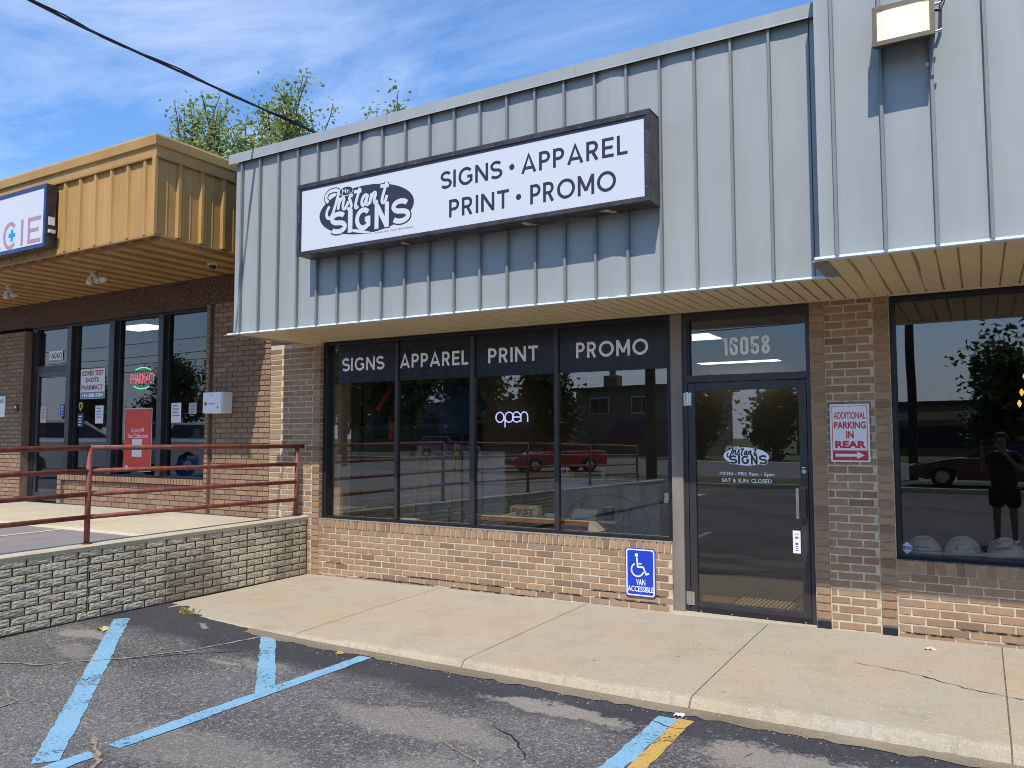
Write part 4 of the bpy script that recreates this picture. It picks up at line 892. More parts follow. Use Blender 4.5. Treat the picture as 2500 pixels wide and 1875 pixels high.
def rust_mat():
    m, nt, b, out = node_mat('rusty_red_paint'); p = pos(nt)
    n1 = noise(nt, 14, 6, 0.7, p); n2 = noise(nt, 60, 3, 0.6, p)
    c = mixc(nt, maprange(nt, n1, 0.42, 0.62), srgb(120, 52, 44), srgb(136, 82, 64)); c = mixc(nt, maprange(nt, n2, 0.6, 0.72, 0, 0.7), c, srgb(84, 44, 40))
    nt.links.new(c, b.inputs['Base Color']); b.inputs['Roughness'].default_value = 0.6; bump(nt, b, n1, 0.003)
    return m
M_RUST = rust_mat()
rl = thing('handrail', 'rusty red pipe handrail along the top of the retaining wall', 'railing', (-7.2, -6, 0.6))
def rz(y, k): return (1.498, 1.282, 1.066, 0.854)[k] + 0.0135 * y * -1 * (-0.1) + (0.008 * -y if -y < 3.6 else 0.029 - 0.02 * (-y - 3.6))
posts = [-0.10, -2.735, -5.42, -8.12, -10.85]
for y in posts: MB().tube([(-7.2, y, wtop(y) - 0.05), (-7.2, y, rz(y, 0))], 0.026, 12).build('post', M_RUST, rl, smooth=True)
for k in range(4):
    for a, b_ in zip(posts[:-1], posts[1:]):
        a2, b2 = (a + 0.0, b_) if k else (a + (0.0 if a < -1 else 0.06), b_)
        MB().tube([(-7.2, a2 if a < -1 or k == 0 else a, rz(a, k)), (-7.2, (a + b_) / 2, (rz(a, k) + rz(b_, k)) / 2 + 0.002), (-7.2, b_, rz(b_, k))], 0.025 if k == 0 else 0.022, 12).build('rail', M_RUST, rl, smooth=True)
MB().tube([(-7.2, -0.05, rz(-.1, 0)), (-7.2, 0.0, rz(-.1, 0))], 0.023, 12).build('wall_socket', M_DARK, rl)
for y in posts: MB().lathe([(0.05, 0), (0.045, 0.012), (0.03, 0.014)], (-7.2, y, wtop(y) - 0.004), 12).build('base_collar', mat('rust_crust', srgb(70, 46, 38), 0.9, 0.3, 60), rl)

# =================================================================== upper level
MB().add([(-7.30, -1.70, .575), (-7.30, 0.02, .578), (-22, 0.02, .578), (-22, -1.70, .575), (-7.30, -1.78, .50), (-22, -1.78, .50), (-7.30, -1.73, .572), (-22, -1.73, .572)], [(0, 1, 2, 3), (0, 3, 7, 6), (6, 7, 5, 4)]).build('upper_sidewalk', M_CONC2, kind='structure')['label'] = 'pale raised sidewalk in front of the pharmacy'
def up_z(x, y): return 0.545 + 0.0105 * (y + 1.7)
M_ASPHG = concrete_mat('grey_weathered_asphalt', srgb(140, 134, 132), srgb(150, 142, 134))
ul = MB().add([(-7.30, -1.74, up_z(0, -1.74)), (-26, -1.74, up_z(0, -1.74)), (-26, -19.6, up_z(0, -12.5) - .12), (-7.30, -12.5, up_z(0, -12.5)), (-7.30, -19.6, -0.1)], [(0, 1, 2, 4, 3)]).build('upper_parking_lot', M_ASPHG, kind='structure'); ul['label'] = 'grey upper parking lot behind the railing'
stripe([(-9.25, -1.80), (-9.31, -6.0)], 0.09, M_YELF, 0.004, 61, ul, up_z); stripe([(-12.0, -1.80), (-12.0, -6.0)], 0.09, M_YELF, 0.004, 62, ul, up_z)
usw = bpy.data.objects['upper_sidewalk']
crack([(-9.62, -0.05), (-9.45, -0.7), (-9.24, -1.4), (-9.1, -1.68)], 0.008, M_CRKD, usw, lambda x, y: .5775, 0.003, 71)

# =================================================================== pharmacy
ph = thing('pharmacy', 'brown brick pharmacy with mustard ribbed metal canopy', 'building', (-11.0, 0, 0.58))
PS = 3.835
w3 = MB(); w3.box(-8.87, -7.795, 0.012, 0.4, 0.50, 3.41).box(-8.966, -8.872, 0.06, 0.3, 0.5, 3.41).box(-9.035, -8.966, 0.012, 0.3, 0.5, 3.41).box(-12.36, -9.036, 0.062, 0.16, 0.5, 0.955).box(-12.454, -12.36, 0.012, 0.16, 0.5, 0.955).box(-12.454, -9.036, 0.012, 0.16, 0.956, 1.028).box(-15.2, -13.52, 0.012, 0.4, 0.5, 3.36)
w3 = w3.build('wall', M_MORTARP, ph)
bk = courses(-8.87, -7.797, 0.585, 42, 0.0675, 0.204, 0.0, 0.06, 0.013) + courses(-12.36, -9.036, 0.582, 5, 0.0735, 0.204, 0.05, 0.02, 0.013) + courses(-15.1, -13.522, 0.585, 41, 0.0675, 0.204, 0.0, 0.06, 0.013)
lay_bricks(bk, M_BRICKP, w3, 14, cap=225, D=0.03, c=0.003)
for i in range(42):
    o = link('header_brick', brick_mesh(0.064, 0.055, 0.06, 0.003, M_BRICKP, i % 4), w3); o.location = (-9.001, -0.002, 0.585 + (i + .5) * .0675)
x = -12.454
while x < -9.08:
    o = link('sill_brick', brick_mesh(0.054, 0.074, 0.06, 0.003, M_BRICKP, r.randrange(4)), w3); o.location = (x + .033, 0.0, 0.995); x += 0.0668
for i in range(5):
    o = link('header_brick', brick_mesh(0.088, 0.06, 0.06, 0.003, M_BRICKP, i % 4), w3); o.location = (-12.408, 0.0, 0.582 + (i + .5) * .0735)
def agg_mat():
    m, nt, b, out = node_mat('brown_pebble_panel'); p = pos(nt)
    vz = nt.nodes.new('ShaderNodeTexVoronoi'); vz.inputs['Scale'].default_value = 55; nt.links.new(p, vz.inputs['Vector'])
    c = mixc(nt, maprange(nt, vz.outputs['Distance'], 0.1, 0.5), srgb(150, 110, 84), srgb(70, 50, 42)); c = mixc(nt, maprange(nt, noise(nt, 30, 3, 0.6, p), 0.55, 0.7, 0, .6), c, srgb(176, 140, 110))
    nt.links.new(c, b.inputs['Base Color']); b.inputs['Roughness'].default_value = 0.9
    bump(nt, b, nmath(nt, 'SUBTRACT', 1.0, vz.outputs['Distance']), 0.012)
    return m
MB().box(-15.2, -7.80, 0.0, 0.3, 3.415, PS - 0.004).build('pebble_header', agg_mat(), ph)
MB().box(-15.2, -7.80, 0.16, 9, 4.6, 4.7).build('roof', M_ROOFD, ph); MB().box(-15.2, -7.86, 0.3, 0.4, PS, 4.6).build('parapet', M_ROOFD, ph)
PY, PX = -1.74, -7.725
man = MB().box(-15.2, PX - 0.03, PY + 0.03, PY + 0.06, PS, 4.75).box(PX - 0.06, PX - 0.03, PY + 0.06, 0.2, PS, 4.75).build('canopy', M_TAN, ph)
def rib_profile(w, d=0.035): return [(0, 0), (w * 0.30, 0), (w * 0.36, 0.006), (w * 0.42, 0), (w * 0.58, 0), (w * 0.64, 0.006), (w * 0.70, 0), (w * 0.80, 0), (w * 0.845, d), (w * 0.955, d), (w, 0)]
rp = rib_profile(0.3055)
def ribbed(nm, m, parent, place, z0_, z1_):
    mbx = MB(); n = len(rp); mbx.add([place(a, b, z0_) for a, b in rp] + [place(a, b, z1_) for a, b in rp], [(i, i + 1, n + i + 1, n + i) for i in range(n - 1)]); return mbx.build(nm, m, parent)
for i in range(24):
    x0_ = -7.985 - 0.3055 * i + 0.008
    ribbed('rib_panel', M_TAN, man, lambda a, b, z: (x0_ - 0.3055 + 0.3055 - 0.205 + a - 0.0, PY - b + (0.012 if z < 3.86 and b > 0.02 else 0), z), PS + 0.01, 4.735)
MB().box(PX - 0.235, PX + 0.004, PY - 0.004, PY + 0.028, PS + 0.01, 4.735).box(PX - 0.028, PX + 0.004, PY + 0.028, PY + 0.10, PS + 0.01, 4.735).build('corner_trim', M_TAN, man)
for i in range(6):
    y0_ = PY + 0.055 + 0.3055 * i
    ribbed('rib_panel', M_TAN, man, lambda a, b, z: (PX + 0.002 + b, y0_ + 0.3055 - a - 0.12, z), PS + 0.01, 4.735)
pc = MB(); pcp = [(-0.045, 4.685), (-0.050, 4.700), (-0.055, 4.800), (-0.085, 4.812), (-0.095, 4.905), (-0.085, 4.930), (0.10, 4.945), (0.10, 4.90), (0.03, 4.70), (0.0, 4.70)]
pc.prism([(PY + a, b) for a, b in pcp], 'x', -15.2, PX); pc.build('coping', M_TAN, ph)
pc = MB(); n = len(pcp)
pc.add([(PX, PY + a, b) for a, b in pcp] + [(PX - a, PY + a, b) for a, b in pcp] + [(PX - a, 0.3, b) for a, b in pcp], [(i, (i + 1) % n, n + (i + 1) % n, n + i) for i in range(n)] + [(n + i, n + (i + 1) % n, 2 * n + (i + 1) % n, 2 * n + i) for i in range(n)]); pc.build('coping', M_TAN, ph)
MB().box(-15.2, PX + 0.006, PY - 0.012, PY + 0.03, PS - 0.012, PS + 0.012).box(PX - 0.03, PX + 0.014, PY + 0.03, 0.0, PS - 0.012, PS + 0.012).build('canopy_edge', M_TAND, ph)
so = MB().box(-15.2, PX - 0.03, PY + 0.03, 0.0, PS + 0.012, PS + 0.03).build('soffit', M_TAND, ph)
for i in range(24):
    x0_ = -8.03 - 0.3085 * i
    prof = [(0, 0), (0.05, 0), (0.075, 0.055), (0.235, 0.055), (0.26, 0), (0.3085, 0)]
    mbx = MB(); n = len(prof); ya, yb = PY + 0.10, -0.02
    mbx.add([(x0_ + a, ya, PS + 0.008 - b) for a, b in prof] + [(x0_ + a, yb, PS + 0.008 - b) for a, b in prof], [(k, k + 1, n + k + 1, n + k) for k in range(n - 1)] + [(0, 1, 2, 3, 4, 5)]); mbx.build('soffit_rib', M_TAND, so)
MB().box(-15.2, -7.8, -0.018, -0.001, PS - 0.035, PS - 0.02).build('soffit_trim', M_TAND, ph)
# pharmacy glazing
pw = MB(); Yp = 0.12
pw.box(-13.50, -13.36, Yp, Yp + 0.1, 0.57, 3.412).box(-9.10, -9.036, Yp - .02, Yp + 0.1, 1.03, 3.412).box(-13.36, -9.10, Yp, Yp + 0.1, 3.372, 3.412).box(-12.26, -9.10, Yp, Yp + 0.1, 1.028, 1.066)
pw = pw.build('storefront_window', M_BLACKF, ph)
for a, b_ in ((-12.46, -12.27), (-11.36, -11.15), (-10.19, -10.01)): 
    MB().box(a, (a + b_) / 2 + .02, Yp - 0.03, Yp + 0.1, 1.06 if a > -12.4 else 0.58, 3.373).build('mullion', M_BRONZE, pw); MB().box((a + b_) / 2 + .02, b_, Yp + 0.02, Yp + 0.1, 1.06 if a > -12.4 else 0.58, 3.373).build('mullion', M_BLACKF, pw)
for a, b_ in ((-12.275, -11.355), (-11.155, -10.185), (-10.015, -9.095)): MB().box(a, b_, Yp + 0.055, Yp + 0.061, 1.06, 3.376).build('pane', M_GLASSP, pw)
dp = MB().box(-13.36, -12.46, Yp, Yp + 0.1, 2.68, 2.77).build('pharmacy_door', M_BLACKF, ph)
MB().box(-13.36, -12.46, Yp + 0.055, Yp + 0.061, 2.77, 3.376).build('transom_pane', M_GLASSP, dp)
MB().box(-13.36, -13.29, Yp + .01, Yp + 0.06, 0.6, 2.68).box(-12.53, -12.46, Yp + .01, Yp + 0.06, 0.6, 2.68).box(-13.29, -12.53, Yp + .01, Yp + 0.06, 0.6, 0.73).box(-13.29, -12.53, Yp + .01, Yp + 0.06, 2.6, 2.68).build('leaf_frame', M_BRONZE, dp)
MB().box(-13.30, -12.52, Yp + 0.032, Yp + 0.038, 0.72, 2.61).build('door_glass', M_GLASSP, dp)
MB().box(-13.09, -12.70, Yp + 0.045, Yp + 0.047, 2.865, 3.01).build('address_plate', M_WHITE, dp); text('16060', -13.07, -12.72, 2.885, 2.99, Yp + 0.0445, 'address_number', M_LETD, dp, 0.02)
# inside
MB().box(-15.1, -7.86, 6.0, 6.1, 0.5, 3.5).box(-7.92, -7.86, .4, 6.1, .5, 3.5).box(-15.2, -15.1, .4, 6.1, .5, 3.5).build('interior_wall', mat('pharmacy_inner_wall', srgb(120, 116, 110), .9), ph)
MB().box(-15.1, -7.9, .2, 6.1, 0.5, 0.57).build('interior_floor', M_CARP, ph); MB().box(-15.1, -7.9, .25, 6.1, 3.45, 3.5).build('interior_ceiling', M_INC, ph)
M_TUBE = emit('fluorescent_panel', (1.0, 0.96, 0.84), 2.2)
def ceiling_light(x, y, w, d_, z, label, m=M_TUBE):
    t = thing('ceiling_light', label, 'light', (x, y, z), group='ceiling lights inside the shops'); MB().box(x - w / 2 - .03, x + w / 2 + .03, y - d_ / 2 - .03, y + d_ / 2 + .03, z - 0.01, z + 0.02).build('frame', M_WHITE, t); MB().box(x - w / 2, x + w / 2, y - d_ / 2, y + d_ / 2, z - 0.016, z - 0.0105).build('diffuser', m, t)
ceiling_light(-11.9, 1.0, 0.9, 0.5, 3.43, 'square ceiling light seen through the pharmacy window, nearer one'); ceiling_light(-11.0, 4.2, 1.2, 0.6, 3.43, 'square ceiling light deep inside the pharmacy')
ceiling_light(-3.4, 6.0, 1.3, 0.3, 2.845, 'long ceiling light seen through the transom above 16058'); ceiling_light(-3.05, 2.4, 0.6, 0.6, 2.845, 'square ceiling light near the sign shop window'); ceiling_light(-5.6, 4.6, 1.2, 0.3, 2.845, 'far ceiling light at the back of the sign shop')
M_SHELF = mat('grey_shelf', srgb(150, 146, 140), 0.6, 0.1); M_GOODS = brick_mat('boxed_goods', [(0, srgb(60, 60, 70)), (.25, srgb(150, 60, 50)), (.5, srgb(190, 180, 160)), (.75, srgb(60, 90, 130)), (1, srgb(200, 170, 90))], 0.0)
for k, (yy, xa, xb) in enumerate(((2.4, -12.2, -8.2), (4.2, -13.5, -8.4))):
    t = thing('shelf_unit', ('long stocked shelf rack just inside the pharmacy window', 'stocked shelf rack at the rear of the pharmacy')[k], 'shelf', ((xa + xb) / 2, yy, .57))
    for z in (.7, 1.15, 1.6, 2.05, 2.5): MB().box(xa, xb, yy - .2, yy + .2, z, z + .03).build('shelf', M_SHELF, t)
    for x in (xa, (xa + xb) / 2, xb): MB().box(x - .02, x + .02, yy + .1, yy + .2, .57, 2.6).build('upright', M_SHELF, t)
    mg = MB(); rg = random.Random(k + 3)
    for z in (.73, 1.18, 1.63, 2.08):
        x = xa + .05
        while x < xb - .2:
            w = rg.uniform(.08, .25); hh = rg.uniform(.12, .34); mg.box(x, x + w, yy - .15, yy + .1, z, z + hh); x += w + .02
    mg.build('boxed_goods', M_GOODS, t, kind='stuff')
# window posters
def poster(nm, label, x0_, x1_, z0_, z1_, y, m, lines, cat='poster', par=None):
    t = thing(nm, label, cat, ((x0_ + x1_) / 2, y, z0_)); MB().box(x0_, x1_, y, y + 0.003, z0_, z1_).build('sheet', m, t)
    for s_, a, b_, c_, d__, mm, bo in lines: text(s_, a, b_, c_, d__, y - 0.0015, 'lettering', mm, t, bo)
    return t
YP_ = Yp + 0.050; M_PAPER = mat('poster_paper', srgb(226, 222, 216), 0.6, 0.03); M_POSR = mat('orange_red_poster', srgb(214, 66, 40), 0.5, 0.04); M_NAVY = mat('navy_lettering', srgb(44, 46, 96), 0.5); M_MAR = mat('maroon_lettering', srgb(150, 44, 52), 0.5); M_STEELB = mat('blue_strip', srgb(92, 126, 158), 0.5)
po = poster('window_poster', 'COVID TEST SHOTS poster in the pharmacy window', -12.19, -11.56, 2.21, 2.675, YP_, M_PAPER, [('COVID TEST', -12.16, -11.60, 2.57, 2.65, M_MAR, .03), ('SHOTS', -12.06, -11.72, 2.465, 2.54, M_NAVY, .03), ('PHARMACY', -12.16, -11.60, 2.345, 2.43, M_MAR, .02)])
MB().box(-12.18, -11.57, YP_ - .001, YP_ + .001, 2.215, 2.315).build('phone_strip', M_STEELB, po); text('734-288-3384', -12.15, -11.60, 2.235, 2.295, YP_ - 0.003, 'phone_number', M_LETW, po, .02)
po = poster('red_poster', 'tall orange-red Covid-19 Test Collections poster in pharmacy window', -11.03, -10.405, 1.12, 2.03, YP_, M_POSR, [('Covid-19', -10.87, -10.57, 1.685, 1.745, M_LETW, .0), ('Test Collections', -10.96, -10.48, 1.60, 1.665, M_LETW, .0)])
for z0_, z1_ in ((1.46, 1.585), (1.325, 1.45)): MB().box(-10.84, -10.61, YP_ - .003, YP_ - .0005, z0_, z1_).build('leaflet', M_PAPER, po)
disc(-10.96, 1.17, 0.03, 0.03, YP_ - .002, 'round_mark', M_LETW, po, 14)
MB().box(-11.04, -10.395, YP_ + .0035, YP_ + .006, 1.11, 2.04).build('border', M_PAPER, po)
for lab, x0_, x1_, z0_, z1_, m_ in (('small cream leaflet with yellow edge in the second pharmacy pane', -11.78, -11.575, 1.825, 2.10, M_PAPER), ('small cream leaflet in the rightmost pharmacy pane', -9.965, -9.75, 1.82, 2.10, M_PAPER), ('grey line-drawn leaflet beside the drop box window', -9.585, -9.42, 1.935, 2.093, mat('grey_leaflet', srgb(170, 170, 176), .6)), ('pink notice low in the pharmacy door', -13.24, -13.07, 1.85, 2.11, mat('pink_paper', srgb(206, 180, 178), .6)), ('blue safety notice sticker beside the pharmacy door', -12.245, -12.085, 1.77, 1.985, mat('navy_sticker', srgb(40, 58, 104), .5)), ('tall blue sticker on the pharmacy door', -12.685, -12.575, 1.95, 2.14, mat('blue_sticker', srgb(60, 84, 150), .5))):
    t = poster('leaflet', lab, x0_, x1_, z0_, z1_, YP_ + (0.0 if x0_ > -12.3 else -0.022), m_, [])
    rr_ = random.Random(int(-x0_ * 100)); yy = YP_ - .0018 + (0.0 if x0_ > -12.3 else -0.022)
    for k in range(4): MB().box(x0_ + .03, x1_ - rr_.uniform(.03, .07), yy, yy + .001, z1_ - .05 - .045 * k, z1_ - .035 - .045 * k).build('print_line', M_LETW if 'blue' in lab else M_STEELB, t)
sh = thing('shield_sticker', 'yellow and black shield sticker on the pharmacy glass', 'sticker', (-12.17, YP_, 2.02)); MB().prism([(-12.22, 2.15), (-12.17, 2.165), (-12.12, 2.15), (-12.12, 2.08), (-12.17, 2.02), (-12.22, 2.08)], 'y', YP_, YP_ + .002).build('shield', mat('yellow_print', srgb(214, 180, 60), .5), sh); disc(-12.17, 2.10, .028, .035, YP_ - .001, 'emblem', M_DARK, sh, 14)
# neon PHARMACY
ne = thing('neon_pharmacy_sign', 'red PHARMACY neon with green arcs in the pharmacy window', 'neon sign', (-10.85, .3, 2.34)); M_NR = emit('red_neon', (1.0, 0.03, 0.08), 1.6); M_NG = emit('green_neon', (0.05, 1.0, 0.22), 1.6)
MB().prism([(-10.86 + .31 * math.cos(a * math.pi / 12), 2.50 + .165 * math.sin(a * math.pi / 12)) for a in range(24)], 'y', .335, .35).build('backing', M_DARK, ne)
text('PHARMACY', -11.15, -10.56, 2.42, 2.575, .32, 'tube_letters', M_NR, ne, -0.005)
for a0, a1 in ((45, 125), (225, 305)): MB().tube([(x_, .318, z_) for x_, z_ in arc(-10.86, 2.50, .28, .16, a0, a1, 12)], .008, 8).build('tube_arc', M_NG, ne)
# pharmacy fittings
pg = thing('pharmacy_lightbox', 'white lightbox sign ending in CIE with blue cross on mustard canopy', 'sign', (-11.0, PY, 3.9))
MB().box(-12.6, -9.592, PY - 0.15, PY - 0.037, 3.90, 4.667).build('cabinet', M_CAB, pg); M_NB = mat('navy_trim', srgb(44, 62, 110), .4)
MB().box(-12.55, -9.64, PY - 0.158, PY - 0.1505, 3.945, 4.622).build('face', M_FACE, pg)
for bx in ((-12.6, -9.592, 4.622, 4.667), (-12.6, -9.592, 3.90, 3.945), (-9.637, -9.592, 3.945, 4.622)): MB().box(bx[0], bx[1], PY - 0.165, PY - 0.1505, bx[2], bx[3]).build('trim', M_NB, pg)
M_MAUVE = mat('mauve_print', srgb(176, 136, 146), .4)
yl = PY - 0.1592; cl = MB(); ribbon(cl, arc(-10.37, 4.125, .135, .15, 42, 318, 22), .05, lambda a, b: (a, yl, b)); cl.build('lettering', M_MAUVE, pg); MB().box(-10.125, -10.075, yl, yl + .001, 3.97, 4.293).build('lettering', M_MAUVE, pg)
e_ = MB(); e_.box(-9.975, -9.925, yl, yl + .001, 3.97, 4.293).box(-9.925, -9.69, yl, yl + .001, 4.243, 4.293).box(-9.925, -9.74, yl, yl + .001, 4.108, 4.155).box(-9.925, -9.69, yl, yl + .001, 3.97, 4.02); e_.build('lettering', M_MAUVE, pg)
a_ = MB(); ribbon(a_, [(-10.60, 3.97), (-10.75, 4.293), (-10.90, 3.97)], .05, lambda a, b: (a, yl, b)); a_.build('lettering', M_MAUVE, pg)
MB().box(-10.355, -10.305, yl - .001, yl, 4.05, 4.20).box(-10.405, -10.3555, yl - .001, yl, 4.103, 4.150).box(-10.3045, -10.255, yl - .001, yl, 4.103, 4.150).build('cross', mat('bright_blue_print', srgb(0, 140, 226), .4), pg)
MB().box(-9.591, -9.588, PY - 0.13, PY - 0.05, 4.17, 4.27).build('label_plate', M_WHITE, pg); MB().box(-9.591, -9.55, PY - 0.13, PY - 0.06, 4.07, 4.11).build('switch_box', M_OFFW, pg)
M_FLW = mat('dirty_white_lamp', srgb(206, 200, 186), .4, .15, 20)
for k, (x, y) in enumerate(((-9.99, -1.03), (-12.05, -1.02))):
    t = thing('soffit_spotlight', ('white twin floodlight under the mustard soffit, nearer the sign shop', 'white twin floodlight under the mustard soffit at the left edge')[k], 'floodlight', (x, y, PS - .2), group='twin floodlights under the pharmacy soffit')
    MB().lathe([(.055, 0), (.05, -.02), (.05, -.05), (.03, -.055)], (x, y, PS - .03), 16).build('base', M_FLW, t)
    for j, (dx, dy, tx, ty) in enumerate(((-.08, -.02, -.5, -.3), (.075, -.03, .45, -.4), (.15, .02, .9, .1)) if k == 0 else ((-.07, -.02, -.4, -.3), (.09, -.02, .6, -.3))):
        M_ = Matrix.Rotation(tx * -.9, 3, 'Y') @ Matrix.Rotation(-ty, 3, 'X')
        MB().tube([(x + dx * .2, y, PS - .085), (x + dx * .7, y + dy, PS - .11)], .012, 8).lathe([(.02, 0), (.028, -.03), (.045, -.08), (.047, -.11), (.035, -.112)], (x + dx * .75, y + dy, PS - .10), 14, M=M_).build('lamp_head', M_FLW, t)
dc = thing('dome_camera', 'white dome security camera under the mustard soffit', 'camera', (-8.26, -.55, PS - .1)); MB().lathe([(.062, 0), (.066, -.012), (.060, -.045)], (-8.26, -.55, PS - .026), 20).build('base', M_OFFW, dc); MB().lathe([(.045, 0), (.042, -.02), (.03, -.036), (.01, -.045)], (-8.26, -.55, PS - .071), 18).build('dome', mat('black_dome', (.01, .01, .012), .08), dc, smooth=True)
db = thing('drop_box', 'white wall-mounted specimen drop box on pharmacy brick', 'drop box', (-8.665, 0, 1.925)); MB().box(-8.85, -8.482, -.17, -.004, 1.925, 2.203, c=.006).build('body', M_WHITE, db); MB().box(-8.846, -8.486, -.184, -.1715, 1.929, 2.199, c=.004).build('lid', M_WHITE, db)
MB().lathe([(.018, 0), (.016, .006)], (-8.68, -.184, 2.163), 14, ax='y').build('lock', M_CHROME, db); disc(-8.79, 2.05, .026, .026, -.1848, 'round_mark', M_RED, db, 18); text('RAPIDBIO', -8.745, -8.60, 2.038, 2.062, -.1848, 'lettering', M_NAVY, db); MB().box(-8.565, -8.54, -.1852, -.1846, 1.985, 2.015).build('mark', M_RED, db)
ic = thing('door_buzzer', 'small dark buzzer button on the pharmacy brick pier', 'buzzer', (-13.67, 0, 2.03)); MB().box(-13.72, -13.62, -.03, -.001, 2.03, 2.155, c=.005).build('case', M_CAB, ic); disc(-13.67, 2.11, .02, .02, -.0305, 'button', M_CHROME, ic, 14)
pl = thing('notice_plate', 'white notice plate cut off at the left edge on pharmacy brick', 'plate', (-14.15, 0, 1.95)); MB().box(-14.30, -14.01, -.02, -.001, 1.95, 2.30, c=.004).build('plate', M_WHITE, pl); text('16060', -14.28, -14.03, 2.18, 2.26, -.0208, 'lettering', M_LETD, pl, .01)
for k, (x, dz) in enumerate(((-10.33, 0), (-9.93, .0))):
    t = thing('blue_bin', ('blue plastic bin inside the pharmacy window, left of two', 'blue plastic bin inside the pharmacy window, right of two')[k], 'bin', (x, .62, .57), group='blue bins behind the pharmacy glass'); MB().lathe([(.15, 0), (.17, .55), (.18, .72), (.165, .72), (.15, .1)], (x, .62, .57), 20).build('tub', mat('blue_plastic', srgb(44, 110, 180), .4), t, smooth=False); MB().box(x - .1, x + .1, .50, .505, 1.18, 1.34).build('card', M_PAPER if k else M_ORG, t)

# =================================================================== inside the sign shop
M_WOOD = mat('raw_pine', srgb(196, 172, 120), .6, .1, 8, stretch=(1, 1, .2)); M_BOARD = mat('white_board_top', srgb(222, 212, 192), .6, .05); M_BEIGE = mat('beige_panel', srgb(196, 176, 138), .8, .06)
MB().box(-6.86, -2.55, .152, .30, .60, .648).build('window_ledge', M_BEIGE, shop)
MB().box(-6.985, -6.775, .20, .26, .60, 2.262).build('side_panel', M_BEIGE, shop)
t = thing('display_shelf', 'low white board shelf standing behind the PRINT window', 'shelf', (-4.2, .42, .0)); MB().box(-4.93, -3.46, .28, .60, .725, .745).build('top', M_BOARD, t); MB().box(-4.93, -3.47, .276, .279, .70, .744).build('edge', mat('brown_edge', srgb(150, 100, 52), .6), t)
MB().prism([(-3.47, .73), (-3.44, .745), (-3.36, .65), (-3.48, .65)], 'y', .27, .60).build('end_support', M_BOARD, t); MB().box(-4.93, -4.88, .28, .6, .65, .725).build('end_support', M_BOARD, t)
t = thing('first_signboard', 'cream FIRST cut-out sign leaning on the low shelf', 'sign', (-4.38, .42, .745)); M_CREAM = mat('cream_sign', srgb(226, 208, 170), .6, .05); M_BRN = mat('rust_brown_print', srgb(150, 92, 62), .6)
MB().prism([(-4.50, .746), (-4.14, .752), (-4.13, .84), (-4.16, .868), (-4.45, .862), (-4.49, .84)], 'y', .42, .50).build('block', M_CREAM, t)
MB().add([(-4.60, .36, .675), (-4.40, .40, .735), (-4.40, .40, .80), (-4.59, .36, .742)], [(0, 1, 2, 3)]).build('flap', M_CREAM, t)
text('FIRST', -4.47, -4.19, .765, .828, .4185, 'lettering', M_BRN, t, .03)
M_CARD = mat('white_carton', srgb(218, 210, 200), .7, .04)
for k, (x0_, x1_, z0_, z1_) in enumerate(((-3.75, -3.47, .746, .802), (-3.727, -3.45, .8035, .857))): tag(MB().box(x0_, x1_, .43, .58, z0_, z1_, c=.003).build('flat_box', M_CARD), ('white flat box on the shelf, lower of two stacked', 'white flat box on the shelf, upper of two stacked')[k], 'box', 'flat white boxes stacked on the shelf')
tag(MB().box(-4.06, -3.94, .42, .52, .746, .79, c=.003).build('small_carton', M_CARD), 'small white carton behind the PRINT window mullion', 'box')
tag(MB().box(-5.86, -5.60, .17, .26, .650, .672, c=.003).build('paper_tray', M_CARD), 'flat white tray on the ledge below APPAREL', 'tray')
t = thing('paint_can', 'navy paint can with pale lid beside the stacked boxes', 'can', (-3.345, .5, .745)); MB().lathe([(.055, 0), (.055, .13), (.05, .13)], (-3.345, .5, .746), 20).build('can', M_NAVY, t); MB().lathe([(.057, 0), (.057, .012), (.05, .012)], (-3.345, .5, .877), 20).build('lid', M_OFFW, t)
MB().box(-3.5, -3.25, .44, .60, .72, .7445).build('side_shelf', M_BOARD, bpy.data.objects['display_shelf'])
t = thing('wooden_ladder', 'pale wooden ladder standing behind the APPAREL window', 'ladder', (-5.83, .95, 0))
for a, b_ in (((-6.22, .85, 0), (-6.077, .93, 1.68)), ((-5.66, .85, 0), (-5.545, .93, 1.68))): MB().tube([a, b_], .022, 4).build('rail', M_WOOD, t)
for z in (.28, .60, .91, 1.225, 1.55): MB().box(-6.2 + .085 * z, -5.65 + .065 * z, .82 + .05 * z, .86 + .05 * z, z - .02, z + .03).build('rung', M_WOOD, t)
for a, b_ in (((-6.16, 1.35, 0), (-6.06, .97, 1.62)), ((-5.68, 1.35, 0), (-5.56, .97, 1.62))): MB().tube([a, b_], .014, 4).build('back_leg', M_WOOD, t)
t = thing('broom', 'green-handled broom leaning behind the PRINT window', 'broom', (-5.1, .8, 0)); MB().tube([(-5.09, .8, .1), (-5.105, .82, 1.2)], .013, 8).build('handle', mat('green_handle', srgb(20, 92, 80), .4), t); MB().tube([(-5.105, .82, 1.2), (-5.107, .822, 1.32)], .014, 8).build('grip', M_ORG, t); MB().prism([(-5.25, 0), (-4.93, 0), (-5.0, .14), (-5.18, .14)], 'y', .77, .83).build('head', M_WOOD, t)
M_COUNT = mat('white_counter_panel', srgb(196, 196, 186), .5, .03)
t = thing('counter', 'white front counter with a blue top edge inside the shop', 'counter', (-3.9, 1.9, 0)); MB().box(-4.55, -3.20, 1.60, 2.3, 0, 1.05).build('front', M_COUNT, t); MB().box(-4.60, -3.28, 1.56, 2.34, 1.052, 1.092).build('top', mat('blue_laminate', srgb(70, 126, 160), .4), t)
M_EMB = mat('embossed_grey', srgb(160, 160, 152), .5)
